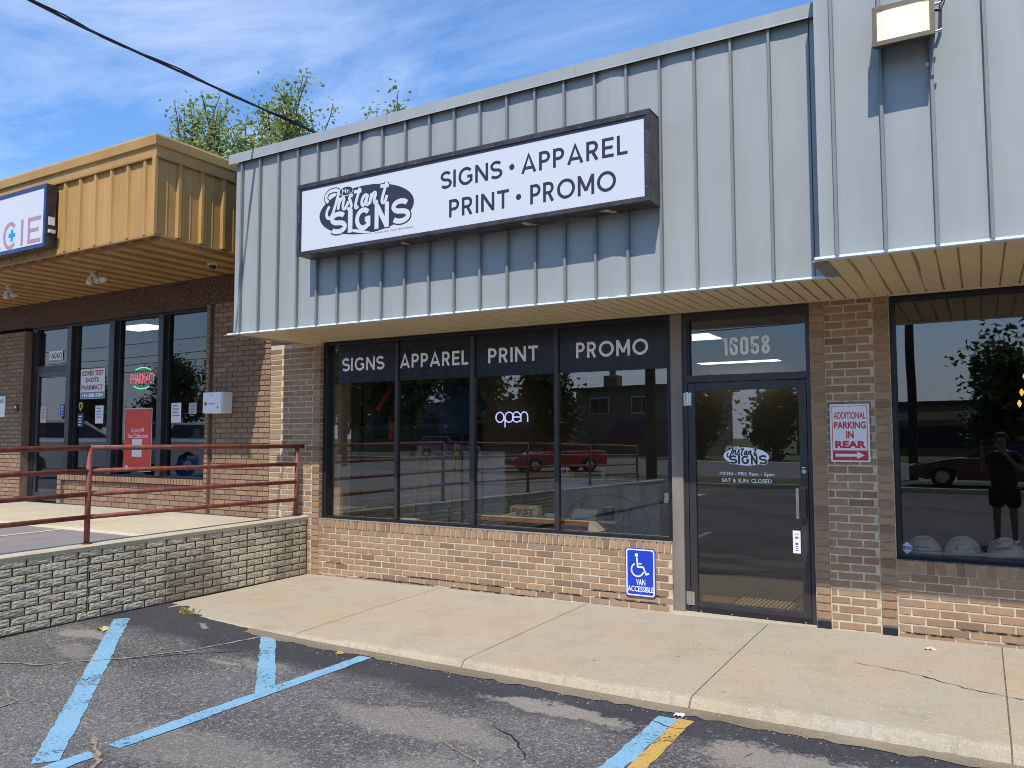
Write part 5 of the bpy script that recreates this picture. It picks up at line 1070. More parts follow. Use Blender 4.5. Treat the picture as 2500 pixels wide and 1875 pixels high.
ring = MB(); ribbon(ring, arc(-3.85, .62, .52, .30, 0, 360, 40), .018, lambda a, b: (a, 1.597, b)); ring.build('embossed_logo', M_EMB, t); text('Instant', -4.25, -3.5, .62, .82, 1.598, 'embossed_text', M_EMB, t, .02, .3); text('SIGNS', -4.2, -3.5, .44, .58, 1.5975, 'embossed_text', M_EMB, t, .03)
t = thing('sanitizer_bottle', 'clear pump bottle standing on the blue counter', 'bottle', (-3.95, 1.75, 1.092)); MB().lathe([(.024, 0), (.024, .075), (.01, .09), (.01, .1)], (-3.95, 1.72, 1.0925), 14).build('bottle', M_OFFW, t); MB().lathe([(.006, 0), (.006, .03)], (-3.95, 1.72, 1.193), 8).box(-3.98, -3.94, 1.712, 1.728, 1.22, 1.232).build('pump', M_WHITE, t)
t = thing('candy_carton', 'white carton with orange and blue packets by the mullion', 'box', (-4.5, 1.75, 1.092)); MB().box(-4.58, -4.38, 1.66, 1.80, 1.093, 1.16).build('carton', M_CARD, t)
for k in range(7): MB().box(-4.575 + .027 * k, -4.553 + .027 * k, 1.70, 1.76, 1.162, 1.20 + .012 * (k % 3)).build('packet', (M_ORG, M_BLU, M_WHITE)[k % 3], t)
for k, x in enumerate((-3.86, -3.74)): tag(MB().box(x, x + .08, 1.7, 1.75, 1.093, 1.125).build('card_holder', M_CARD), ('small white card holder on the counter, left of two', 'small white card holder on the counter, right of two')[k], 'card holder', 'card holders on the counter')
t = thing('white_panel', 'tall pale panel board leaning inside behind the ladder', 'panel', (-6.0, 1.25, 0)); MB().box(-6.66, -5.56, 1.22, 1.25, .0, 1.43).build('board', M_COUNT, t)
t = thing('white_panel', 'pale panel board behind the broom', 'panel', (-5.2, 1.3, 0)); MB().box(-5.44, -5.06, 1.25, 1.28, .0, 1.43).build('board', M_COUNT, t)
# clothes on a rail
t = thing('clothes_rail', 'dark metal clothes rail behind SIGNS and APPAREL windows', 'rail', (-6.2, .8, 0)); MB().tube([(-6.98, .80, 2.36), (-5.35, .80, 2.36)], .014, 8).build('bar', M_DARK, t)
for x in (-6.95, -5.38): MB().tube([(x, .8, 0), (x, .8, 2.36)], .014, 8).build('upright', M_DARK, t)
def garment(x, z, w, L, col, label, sleeve=.3, ry=0.0):
    m_ = mat('cloth_%d_%d_%d' % col, srgb(*col), .95, .15, 12); t = thing('shirt', label, 'garment', (x, .8, z - L), group='garments on the clothes rail'); r_ = random.Random(int(x * 1000))
    P = [(-.07, 0), (-w, -.05), (-w - sleeve * .55, -sleeve), (-w - sleeve * .3, -sleeve - .06), (-w * .95, -.17), (-w * .92 - .02, -L), (w * .92 + .02, -L), (w * .95, -.17), (w + sleeve * .3, -sleeve - .06), (w + sleeve * .55, -sleeve), (w, -.05), (.07, 0)]
    n = len(P); mbx = MB(); c, s_ = math.cos(ry), math.sin(ry)
    for yy in (-.03, .03): mbx.v += [(x + a * c, .8 + yy + a * s_ + .018 * math.sin(a * 30 + b * 8), z + b) for a, b in P]
    mbx.f = [tuple(range(n)), tuple(range(2 * n - 1, n - 1, -1))] + [(i, i + n, (i + 1) % n + n, (i + 1) % n) for i in range(n)]; mbx.m = [0] * len(mbx.f)
    mbx.build('cloth', m_, t); MB().tube([(x - .16 * c, .8 - .16 * s_, z - .03), (x, .8, z + .02), (x, .8, z + .07), (x + .02, .8, z + .09)], .004, 6).build('hanger', M_CHROME, t)
    return t
g = garment(-6.52, 2.27, .22, .68, (30, 32, 42), 'navy T-shirt with pale script on the chest, leftmost garment', .2); tb = text('Blesse', -6.60, -6.46, 1.985, 2.045, .758, 'chest_print', mat('cream_print', srgb(206, 190, 160), .7), g, 0, .3); text('D', -6.455, -6.415, 1.99, 2.045, .757, 'chest_print', MATS['cream_print'], g, .03)
garment(-6.26, 2.27, .20, .70, (196, 74, 44), 'orange-red sweatshirt between dark garments', .32, 1.15); garment(-6.16, 2.27, .2, .72, (34, 34, 40), 'black hooded top hanging beside the orange one', .4, .9); garment(-6.03, 2.26, .2, .75, (44, 46, 50), 'charcoal jacket hanging at the first mullion', .4, .5)
garment(-5.85, 2.27, .2, .7, (36, 56, 34), 'dark green shirt behind APPAREL', .3, 1.0); garment(-5.68, 2.27, .22, .74, (24, 24, 28), 'black coat behind the ladder top', .42, .4); garment(-5.46, 2.27, .22, .62, (30, 58, 96), 'blue jersey at the right end of the clothes rail', .3, .2)
t = thing('wall_sign_board', 'cream Signs Interior and Exterior board far inside the shop', 'sign', (-6.13, 2.0, 1.8)); MB().prism(rrect(-6.43, -5.83, 1.80, 2.22, .03), 'y', 2.0, 2.02).build('board', M_BEIGE, t); MB().box(-6.42, -5.84, 1.99, 1.999, 0.0, 1.79).build('stand', M_DARK, t)
for s_, a, b_, z0_, z1_, bo in (('Signs', -6.38, -5.88, 2.10, 2.19, .05), ('Interior and Exterior', -6.39, -5.87, 2.01, 2.06, .02), ('Substrates', -6.32, -5.95, 1.92, 1.97, .02), ('To Suit Your Needs', -6.39, -5.87, 1.83, 1.88, .02)): text(s_, a, b_, z0_, z1_, 1.9985, 'lettering', M_LETD, t, bo)
# neon open
t = thing('open_neon_sign', 'blue-white script neon sign reading open in the PRINT window', 'neon sign', (-4.33, .2, 1.73)); M_NEON = emit('blue_white_neon', (.50, .54, 1.0), 1.25); k_ = .40 / 3.85
def npt(a, b): return (-4.533 + a * k_, .19, 1.77 + b * k_)
op = [arc(.5, .5, .48, .52, 0, 360, 24), [(1.12, -.55)] + [(1.12, .5)] + arc(1.62, .5, .5, .52, 180, -170, 26), arc(2.52, .5, .48, .52, 0, 318, 22), [(2.06, .5), (3.0, .5)], [(3.02, 0), (3.02, .55)] + arc(3.42, .55, .40, .46, 180, 0, 16) + [(3.82, 0)]]
for st in op: MB().tube([npt(*q) for q in st], .0065, 8).build('tube', M_NEON, t, smooth=True)
MB().tube([npt(.5, 1.02), (-4.48, .19, 1.95)], .002, 5).build('hanging_wire', M_CHROME, t); MB().tube([npt(3.4, 1.02), (-4.18, .19, 1.95)], .002, 5).build('hanging_wire', M_CHROME, t)
# door mat
t = thing('door_mat', 'brown ribbed mat inside the shop door', 'mat', (-1.8, .7, 0)); MB().box(-2.10, -1.45, .55, .92, 0, .012).build('mat', mat('brown_mat', srgb(110, 84, 60), .95, .2, 60), t)
for k in range(16): MB().box(-2.08 + .04 * k, -2.062 + .04 * k, .56, .91, .0125, .02).build('rib', M_WOOD, t)
MB().box(-2.50, -2.12, .55, .86, 0, .014).build('inner_mat', mat('terracotta_mat', srgb(130, 84, 62), .95, .15, 40), shop)
# =================================================================== hard hats
M_HAT = mat('white_hard_hat', srgb(214, 206, 190), .35, .06, 9, coat=.2)
def hat(x, y, z, rz_, tilt, label, lines, kind):
    t = thing('hard_hat', label, 'hard hat', (x, y, z), rz_, 'hard hats on the display ledge', local=True); t.rotation_euler = (0, tilt, rz_)
    t.scale = (.93, .93, .93); n, k = 28, 9; v, f = [], []
    for j in range(k + 1):
        a = j / k * math.pi / 2
        for i in range(n):
            u = 2 * math.pi * i / n; rx, ry, hz = .142, .112, .128
            ridge = .006 * max(0, 1 - abs(math.sin(u)) * 6) * math.sin(a + .3) if kind != 2 else 0
            v.append(((rx * math.cos(a) ** .85) * math.cos(u), (ry * math.cos(a) ** .85) * math.sin(u), .018 + (hz + ridge) * math.sin(a)))
    f = [(j * n + i, j * n + (i + 1) % n, (j + 1) * n + (i + 1) % n, (j + 1) * n + i) for j in range(k) for i in range(n)]
    sh = MB().add(v, f).build('shell', M_HAT, t, smooth=True)
    b = MB(); vv = []
    for i in range(n):
        u = 2 * math.pi * i / n; front = max(0, math.cos(u)); ext = .014 + (.062 * front ** 2 if kind != 0 else .038 + .03 * front)
        vv += [(.140 * math.cos(u), .110 * math.sin(u), .022), ((.142 + ext) * math.cos(u), (.112 + ext * .8) * math.sin(u), .012 - .012 * front), ((.140 + ext) * math.cos(u), (.110 + ext * .8) * math.sin(u), .006 - .012 * front), (.134 * math.cos(u), .104 * math.sin(u), .012)]
    b.add(vv, [(4 * i + q, 4 * ((i + 1) % n) + q, 4 * ((i + 1) % n) + (q + 1) % 4, 4 * i + (q + 1) % 4) for i in range(n) for q in range(4)]); b.build('brim', M_HAT, t, smooth=False)
    rg = MB(); rg.tube([(.13 * math.cos(u), 0, .018 + .132 * math.sin(u)) for u in [math.pi * (.08 + .84 * i / 12) for i in range(13)]], .011, 8); rg.build('ridge', M_HAT, t, smooth=True)
    if kind == 0: MB().lathe([(.001, 0)], (0, 0, 0), 3); band = MB(); band.add([(1.01 * .142 * math.cos(2 * math.pi * i / n), 1.01 * .112 * math.sin(2 * math.pi * i / n), zz) for zz in (.030, .042) for i in range(n)], [(i, (i + 1) % n, n + (i + 1) % n, n + i) for i in range(n)]); band.build('band', mat('grey_band', srgb(120, 116, 120), .5), t)
    for s_, x0_, x1_, z0_, z1_, m_, bo in lines:
        vv, ff = text_data(s_, bo); ax, bx = min(q[0] for q in vv), max(q[0] for q in vv); az, bz = min(q[1] for q in vv), max(q[1] for q in vv); pts = []
        for q in vv:
            xx = x0_ + (q[0] - ax) / (bx - ax) * (x1_ - x0_); zz = z0_ + (q[1] - az) / (bz - az) * (z1_ - z0_)
            s2 = min(1, max(0, (zz - .018) / .128)); c2 = math.sqrt(1 - s2 * s2) ** .85; q2 = max(.05, 1 - (xx / (.142 * c2)) ** 2); pts.append((xx, -.1155 * c2 * math.sqrt(q2) - .0015, zz))
        MB().add(pts, ff).build('decal', m_, t)
    return t
hat(-.435, .30, .642, 0, 0.02, 'white full-brim hard hat with grey band, first from the pier', [('at&t', -.02, .05, .060, .078, M_LETD, .02), ('o', -.055, -.03, .058, .080, M_BLU, .06)], 0)
hat(-.150, .30, .655, 0, -.10, 'white hard hat with yellow round sticker, middle of the three', [('DTE Energy', -.05, .03, .088, .098, M_LETD, .02), ('3', -.055, -.03, .055, .082, M_BLU, .05), ('o', .075, .115, .040, .085, mat('yellow_decal', srgb(206, 178, 70), .5), .12)], 1)
hat(.145, .30, .660, 0, -.12, 'white cap-style hard hat with red lettering, at the frame edge', [('TRIDENT NATIONAL', -.09, .05, .070, .088, M_RED, .01)], 2)
tag(MB().box(-.25, -.05, .24, .36, .641, .652).build('hat_stand', M_DARK), 'dark prop under the middle hard hat', 'stand'); tag(MB().box(.06, .22, .24, .36, .641, .654).build('hat_stand', M_DARK), 'dark prop under the hard hat at the frame edge', 'stand')
for k, (x, z) in enumerate(((.36, 2.12), (.33, 1.98), (.31, 1.88))): 
    t = thing('pendant_lamp', ('amber pendant bulb inside the dark window, topmost', 'amber pendant bulb inside the dark window, middle', 'amber pendant bulb inside the dark window, lowest')[k], 'lamp', (x, 1.2, z), group='amber bulbs inside the dark window'); MB().lathe([(.006, .05), (.018, .02), (.010, 0), (.006, -.010), (.002, -.013)], (x, 1.2, z), 12).build('bulb', emit('amber_bulb_%d' % k, (1.0, .55, .12), 1.2), t); MB().tube([(x, 1.2, z + .05), (x, 1.2, 2.85)], .003, 5).build('cord', M_DARK, t)

# =================================================================== trees
M_BARK = mat('grey_bark', srgb(92, 80, 70), .95, .25, 12, 40, .01)
def leaf_mat(name, stops, trans=.3):
    m, nt, b, out = node_mat(name); g = nt.nodes.new('ShaderNodeNewGeometry'); cr = nt.nodes.new('ShaderNodeValToRGB'); nt.links.new(g.outputs['Random Per Island'], cr.inputs[0])
    while len(cr.color_ramp.elements) < len(stops): cr.color_ramp.elements.new(.5)
    for e, (p_, c) in zip(cr.color_ramp.elements, stops): e.position = p_; e.color = (*c, 1)
    nt.links.new(cr.outputs[0], b.inputs['Base Color']); b.inputs['Roughness'].default_value = .45; b.inputs['Specular IOR Level'].default_value = .4
    tl = nt.nodes.new('ShaderNodeBsdfTranslucent'); nt.links.new(cr.outputs[0], tl.inputs[0]); mx = nt.nodes.new('ShaderNodeMixShader'); mx.inputs[0].default_value = trans; nt.links.new(b.outputs[0], mx.inputs[1]); nt.links.new(tl.outputs[0], mx.inputs[2]); nt.links.new(mx.outputs[0], out.inputs[0])
    return m
M_LEAF = leaf_mat('maple_leaf', [(0, srgb(124, 138, 78)), (.4, srgb(144, 158, 88)), (.75, srgb(168, 178, 112)), (1, srgb(190, 196, 146))], .45)
M_LEAFD = leaf_mat('dark_leaf', [(0, srgb(58, 74, 40)), (.5, srgb(74, 92, 48)), (.85, srgb(92, 108, 56)), (1, srgb(116, 120, 66))])
def tree(name, label, base, H, spread, seed, leaf, nleaf, m_leaf, r0=.16, first=.3, group=None, up=.75, dens=1.0):
    r_ = random.Random(seed); t = thing(name, label, 'tree', base, group=group); tr = MB(); twigs = []
    def grow(p, d, L, rad, lvl):
        pts = [p]; q = p.copy(); dd = d.copy(); n = 4
        for i in range(n):
            wv = .05 if lvl == 0 else .2; dd = (dd + Vector((r_.uniform(-wv, wv), r_.uniform(-wv, wv), r_.uniform(-.05, .2) * up))).normalized(); q = q + dd * L / n; pts.append(q.copy())
        tr.tube(pts, [rad * (1 - .5 * i / n) for i in range(n + 1)], 7 if lvl < 2 else 4, cap=False)
        if lvl >= 3: twigs.append(pts); return
        if lvl == 2: twigs.append(pts[2:])
        k = (5, 5, 4)[lvl]
        for i in range(k):
            u = first + (1 - first) * (i + r_.random() * .8) / k if lvl == 0 else .25 + .75 * (i + r_.random()) / k
            s = min(n - 1, int(u * n)); pp = pts[s].lerp(pts[s + 1], u * n - s); az = r_.uniform(0, 6.283); sp = spread * r_.uniform(.6, 1.1)
            nd = (dd * (1 - .25 * lvl * .3) + Vector((math.cos(az) * sp, math.sin(az) * sp, up * r_.uniform(.1, .7)))).normalized()
            grow(pp, nd, L * r_.uniform(.5, .72), rad * .48, lvl + 1)
        grow(q, (dd + Vector((r_.uniform(-.3, .3), r_.uniform(-.3, .3), .3))).normalized(), L * .55, rad * .5, lvl + 1)
    grow(Vector(base), Vector((0, 0, 1)), H * .46, r0, 0)
    tr.build('trunk', M_BARK, t, smooth=True)
    lv = MB()
    for _ in range(nleaf):
        pts = twigs[r_.randrange(len(twigs))]; i = r_.randrange(len(pts) - 1) if len(pts) > 1 else 0; p = pts[i].lerp(pts[min(i + 1, len(pts) - 1)], r_.random()) + Vector((r_.gauss(0, 1), r_.gauss(0, 1), r_.gauss(0, .8))) * leaf * 1.3
        a = Vector((r_.gauss(0, 1), r_.gauss(0, 1), r_.gauss(0, .6))).normalized(); b_ = a.cross(Vector((r_.gauss(0, .6), r_.gauss(0, .6), 1))).normalized(); s = leaf * r_.uniform(.5, 1.1); nn = a.cross(b_) * s * .2
        lv.add([p - a * s * .5, p - b_ * s * .42 + nn, p + a * s * .6, p + b_ * s * .42 + nn], [(0, 1, 2), (0, 2, 3)])
    lv.build('crown', m_leaf, t)
    return t
tree('maple_tree', 'sparse maple showing above the mustard canopy corner', (-18.9, 8.0, 0), 12.2, .42, 4, .14, 9500, M_LEAF, group='trees behind the roofs')
tree('maple_tree', 'fuller maple showing above the left end of the grey fascia', (-15.9, 8.0, 0), 11.5, .42, 9, .14, 15000, M_LEAF, group='trees behind the roofs')
tree('maple_tree', 'small treetop just clearing the grey coping beside the fuller maple', (-14.3, 8.2, 0), 10.3, .45, 12, .14, 11000, M_LEAF, group='trees behind the roofs')
tree('maple_tree', 'tip of a tree barely clearing the middle of the grey coping', (-12.3, 8.4, 0), 11.5, .4, 17, .14, 9000, M_LEAF, group='trees behind the roofs')
# overhead cable
t = thing('overhead_cable', 'black twisted service cable crossing the sky to the roof', 'cable', (-6.95, 0, 5.3)); M_CABLE = mat('black_cable', (.012, .012, .016), .5)
def sag(a, b_, s, n=24): return [(a[0] + (b_[0] - a[0]) * i / n, a[1] + (b_[1] - a[1]) * i / n, a[2] + (b_[2] - a[2]) * i / n - s * 4 * (i / n) * (1 - i / n)) for i in range(n + 1)]
cp = [(-6.97, .35, 5.40), (-6.95, -.12, 5.36), (-6.89, -1.49, 5.325), (-6.83, -2.77, 5.29), (-6.78, -3.66, 5.29), (-6.6, -6, 5.38), (-6.3, -9, 5.72), (-6.0, -12, 6.3), (-5.7, -15.2, 7.2)]
cp = [(*smooth_path([(q[0], q[1]) for q in cp], 4)[i], smooth_path([(q[1], q[2]) for q in cp], 4)[i][1]) for i in range(len(smooth_path([(q[0], q[1]) for q in cp], 4)))]
MB().tube(cp, .013, 8).build('cable', M_CABLE, t); MB().tube([(x + .02 * math.sin(i * 1.3), y, z + .018 * math.cos(i * 1.3) + .006) for i, (x, y, z) in enumerate(cp)], .008, 6).build('conductor', M_CABLE, t); MB().tube([(-6.97, .35, 4.7), (-6.97, .35, 5.45)], .03, 8).build('service_mast', M_SEAM, t)
# small things on the ground
t = thing('grass_tuft', 'small tuft of grass at the sidewalk corner by the wall', 'grass tuft', (-6.55, -2.12, -.06)); M_GR = leaf_mat('grass_blade', [(0, srgb(120, 128, 60)), (.6, srgb(158, 156, 84)), (1, srgb(186, 170, 110))]); gb = MB(); r_ = random.Random(2)
for _ in range(46):
    x, y = -6.55 + r_.gauss(0, .045), -2.12 + r_.gauss(0, .03); a = r_.uniform(0, 6.28); h_ = r_.uniform(.03, .075); dx, dy = math.cos(a), math.sin(a); z = -.06
    gb.add([(x - dy * .002, y + dx * .002, z), (x + dy * .002, y - dx * .002, z), (x + dx * h_ * .4, y + dy * h_ * .4, z + h_ * .7), (x + dx * h_ * .8, y + dy * h_ * .8, z + h_ * .8)], [(0, 1, 2), (0, 2, 3)])
gb.build('blades', M_GR, t, kind='stuff')
def crumple(nm, label, x, y, z, s, col, seed):
    r_ = random.Random(seed); mbx = MB(); n = 7; mbx.add([(x + s * (i / (n - 1) - .5) * 1.4, y + s * (j / (n - 1) - .5), z + .004 + s * .38 * r_.random() * math.sin(math.pi * (i + .5) / n)) for j in range(n) for i in range(n)], [(j * n + i, j * n + i + 1, (j + 1) * n + i + 1, (j + 1) * n + i) for j in range(n - 1) for i in range(n - 1)]); return tag(mbx.build(nm, mat('litter_%d' % seed, srgb(*col), .8, .1, 30)), label, 'litter')
crumple('crumpled_leaf', 'crumpled yellow-green leaf lying beside the blue stripe', -6.62, -2.92, lot_z(-6.62, -2.92), .08, (186, 182, 122), 5)
crumple('dry_leaf', 'dry tan leaf at the kerb foot', -4.45, -2.32, lot_z(-4.45, -2.32), .05, (178, 142, 84), 6)
crumple('paper_scrap', 'white paper scrap by the yellow stripe end', -1.66, -2.33, lot_z(-1.66, -2.33), .045, (226, 222, 214), 7)
crumple('dry_leaf', 'pale curled leaf on the sidewalk below the hard hats', -.38, -.33, sz(-.38, -.33), .06, (206, 190, 152), 8)
gv = MB(); r_ = random.Random(77)
for _ in range(420):
    if r_.random() < .45: x, y = r_.uniform(-5.2, .6), -2.30 - abs(r_.gauss(0, .06))
    else: x, y = r_.uniform(-6.8, .6), r_.uniform(-5.0, -2.35)
    s = r_.uniform(.002, .0065); z = lot_z(x, y); a = r_.uniform(0, 6.28)
    P = [(s * math.cos(a + k * 1.571) * r_.uniform(.7, 1.3), s * math.sin(a + k * 1.571) * r_.uniform(.7, 1.3)) for k in range(4)]
    gv.add([(x + p_, y + q, z + .001) for p_, q in P] + [(x, y, z + s * .9)], [(0, 1, 4), (1, 2, 4), (2, 3, 4), (3, 0, 4)])
gvo = gv.build('gravel', brick_mat('loose_gravel', [(0, srgb(120, 112, 102)), (.5, srgb(160, 150, 134)), (1, srgb(206, 198, 184))], 0), kind='stuff'); gvo['label'] = 'loose pale gravel along the kerb and over the asphalt'; gvo['category'] = 'gravel'

# =================================================================== the far side of the street (seen in the glass)
M_GRASS = mat('lawn', srgb(92, 100, 52), .95, .25, 3, 60, .03); M_ROAD = mat('road_asphalt', srgb(120, 116, 112), .9, .08, 2)
o = MB().box(-60, 60, -24.6, -19.9, -.35, .0).build('grass', M_GRASS, kind='stuff'); o['label'] = 'grass verge between the lot and the road'; o['category'] = 'grass'
o = MB().box(-60, 60, -19.9, -19.6, -.35, .03).build('kerb', M_CONC2, kind='structure')
o = sheet([(-200, -24.6), (-200, -44), (200, -44), (200, -24.6)], -.02).build('road', M_ROAD, kind='structure')
o = sheet([(-400, -44), (-400, -500), (400, -500), (400, -44)], .0).build('ground', M_GRASS, kind='structure')
o = sheet([(-400, 500), (-400, 9), (400, 9), (400, 500)], -.05).build('rear_ground', M_GRASS, kind='structure')
o = sheet([(30, -19.6), (400, -19.6), (400, 9), (30, 9)], -.05).build('side_ground', M_GRASS, kind='structure'); o = sheet([(-26, -24), (-26, 9), (-400, 9), (-400, -24)], .3).build('side_lot', M_ASPHG, kind='structure')
for k, (x, y, H, sp, seed, n, lab) in enumerate(((-33, -45, 11, .8, 31, 9000, 'big dark tree across the road, mirrored in the PRINT pane'), (-29.5, -49, 7.5, .7, 32, 6000, 'dark tree beside the grey house, mirrored in the PROMO pane'), (-17.0, -48, 5.4, .6, 33, 2600, 'tree mirrored in the left of the door glass'), (-11.9, -48, 5.0, .55, 34, 2600, 'tree mirrored in the right of the door glass'), (5.0, -42, 13, .7, 35, 9000, 'tall tree mirrored at the right edge of the dark window'), (1.2, -56, 6.2, .7, 36, 4000, 'low tree mirrored in the middle of the dark window'), (-41, -46, 12, .8, 37, 9000, 'tree mirrored in the APPAREL pane'), (-50, -47, 11, .8, 38, 8000, 'tree mirrored in the SIGNS pane'), (8, -47, 12, .7, 39, 3600, 'tree across the road beyond the window edge'), (-64, -47, 9.5, .75, 40, 5000, 'tree mirrored in the rightmost pharmacy pane'), (-76, -49, 10.5, .75, 41, 5000, 'tree mirrored in the pharmacy pane with the red poster'), (-90, -48, 9, .75, 42, 5000, 'tree mirrored in the pharmacy door'))):
    tree('street_tree', lab, (x, y, 0), H, sp, seed, .5, n, M_LEAFD, .28, .08, 'trees across the road', .5)
# grey two-storey house
hs = thing('house', 'grey two-storey house with chimney across the road', 'house', (-24.5, -58, 0)); M_SID = mat('grey_siding', srgb(120, 116, 108), .9, .06)
MB().box(-30.6, -19, -64, -56, 0, 5.6).build('wall', M_SID, hs); rf = MB().prism([(-31.1, 5.6), (-30.9, 5.85), (-18.6, 5.95), (-18.4, 5.6)], 'y', -64.4, -55.6).build('roof', mat('dark_roof', srgb(70, 66, 64), .9), hs); MB().box(-29.3, -28.0, -60, -58.8, 5.9, 7.1).box(-28.9, -28.4, -59.6, -59.2, 7.1, 7.7).build('chimney', M_BRICKP, rf)
for x in (-28.4, -24.6):
    w_ = MB().box(x - .9, x + .9, -55.99, -55.93, 3.5, 5.0).build('window', M_OFFW, hs); MB().box(x - .78, x + .02, -55.925, -55.9, 3.62, 4.88).build('sash', M_CAB, w_); MB().box(x + .08, x + .78, -55.925, -55.9, 3.62, 4.88).build('sash', M_DARK, w_)
MB().box(-26.8, -21.8, -55.98, -55.9, 2.5, 2.95).build('shop_sign', M_NAVY, hs); MB().prism([(-55.98, 2.4), (-54.8, 1.8), (-54.8, 1.7), (-55.98, 1.9)], 'x', -27.2, -23.5).build('awning', M_NAVY, hs)
for k, (x0_, x1_, y, h_, lab) in enumerate(((-14, 4, -66, 4.2, 'low dark shop block across the road'), (-62, -36, -62, 5.0, 'long dark store block far along the road'), (10, 34, -64, 4.5, 'brick block across the road beyond the trees'))):
    t = thing('store_block', lab, 'building', ((x0_ + x1_) / 2, y, 0)); MB().box(x0_, x1_, y - 8, y, 0, h_).build('wall', M_SID if k else M_BRICKP, t); MB().box(x0_ - .2, x1_ + .2, y - 8.2, y + .2, h_, h_ + .3).build('roof', M_CAB, t); MB().box(x0_ + 1, x1_ - 1, y, y + .05, .6, 2.4).build('shopfront', M_DARK, t); MB().box(x0_ + 2, x1_ - 4, y, y + .08, 2.9, 3.6).build('shop_sign', M_BEIGE if k == 0 else M_NAVY, t)
# poles and wires
M_POLE = mat('creosoted_pole', srgb(62, 52, 46), .95, .2, 8)
for k, (x, y, H, lab) in enumerate(((-8.5, -15.3, 10.5, 'dark utility pole mirrored in the PROMO pane'), (-2.15, -25.6, 11, 'dark utility pole mirrored in the hard hat window'), (-30, -25.6, 11, 'utility pole along the road mirrored in the pharmacy glass'), (26, -25.6, 11, 'utility pole far along the road'))):
    t = thing('utility_pole', lab, 'pole', (x, y, -.1), group='utility poles'); MB().tube([(x, y, -.1), (x, y, H * .5), (x, y, H)], [.17, .15, .12], 12).build('pole', M_POLE, t); MB().box(x - 1.1, x + 1.1, y - .06, y + .06, H - .7, H - .58).build('crossarm', M_POLE, t)
wires = ((6.2, .2), (6.75, .25), (7.25, .3), (8.1, .2), (9.9, .3), (10.35, .35))
for k, (z, s) in enumerate(wires):
    t = thing('street_wire', 'overhead wire along the road, %s of six' % ('lowest', 'second lowest', 'third lowest', 'third highest', 'second highest', 'highest')[k], 'wire', (0, -25.6, z), group='wires along the road')
    w_ = MB(); dx = .13 * (k % 2)
    for a, b_ in ((-80, -30), (-30, -2.15), (-2.15, 26), (26, 80)): w_.tube(sag((a, -25.75 - dx, z), (b_, -25.75 - dx, z), s, 12), .022, 5)
    w_.build('wire', M_CABLE, t)
t = thing('street_lamp', 'tall curved street lamp mirrored in the pharmacy glass', 'street lamp', (-36, -25, 0)); MB().tube([(-36, -25, 0), (-36, -25, 7.2), (-35.7, -25, 7.9), (-34.8, -25, 8.3), (-34, -25, 8.35)], [.1, .07, .06, .05, .05], 8).build('pole', M_SEAM, t); MB().box(-34.3, -33.5, -25.15, -24.85, 8.26, 8.40, c=.03).build('lamp_head', M_SEAM, t)

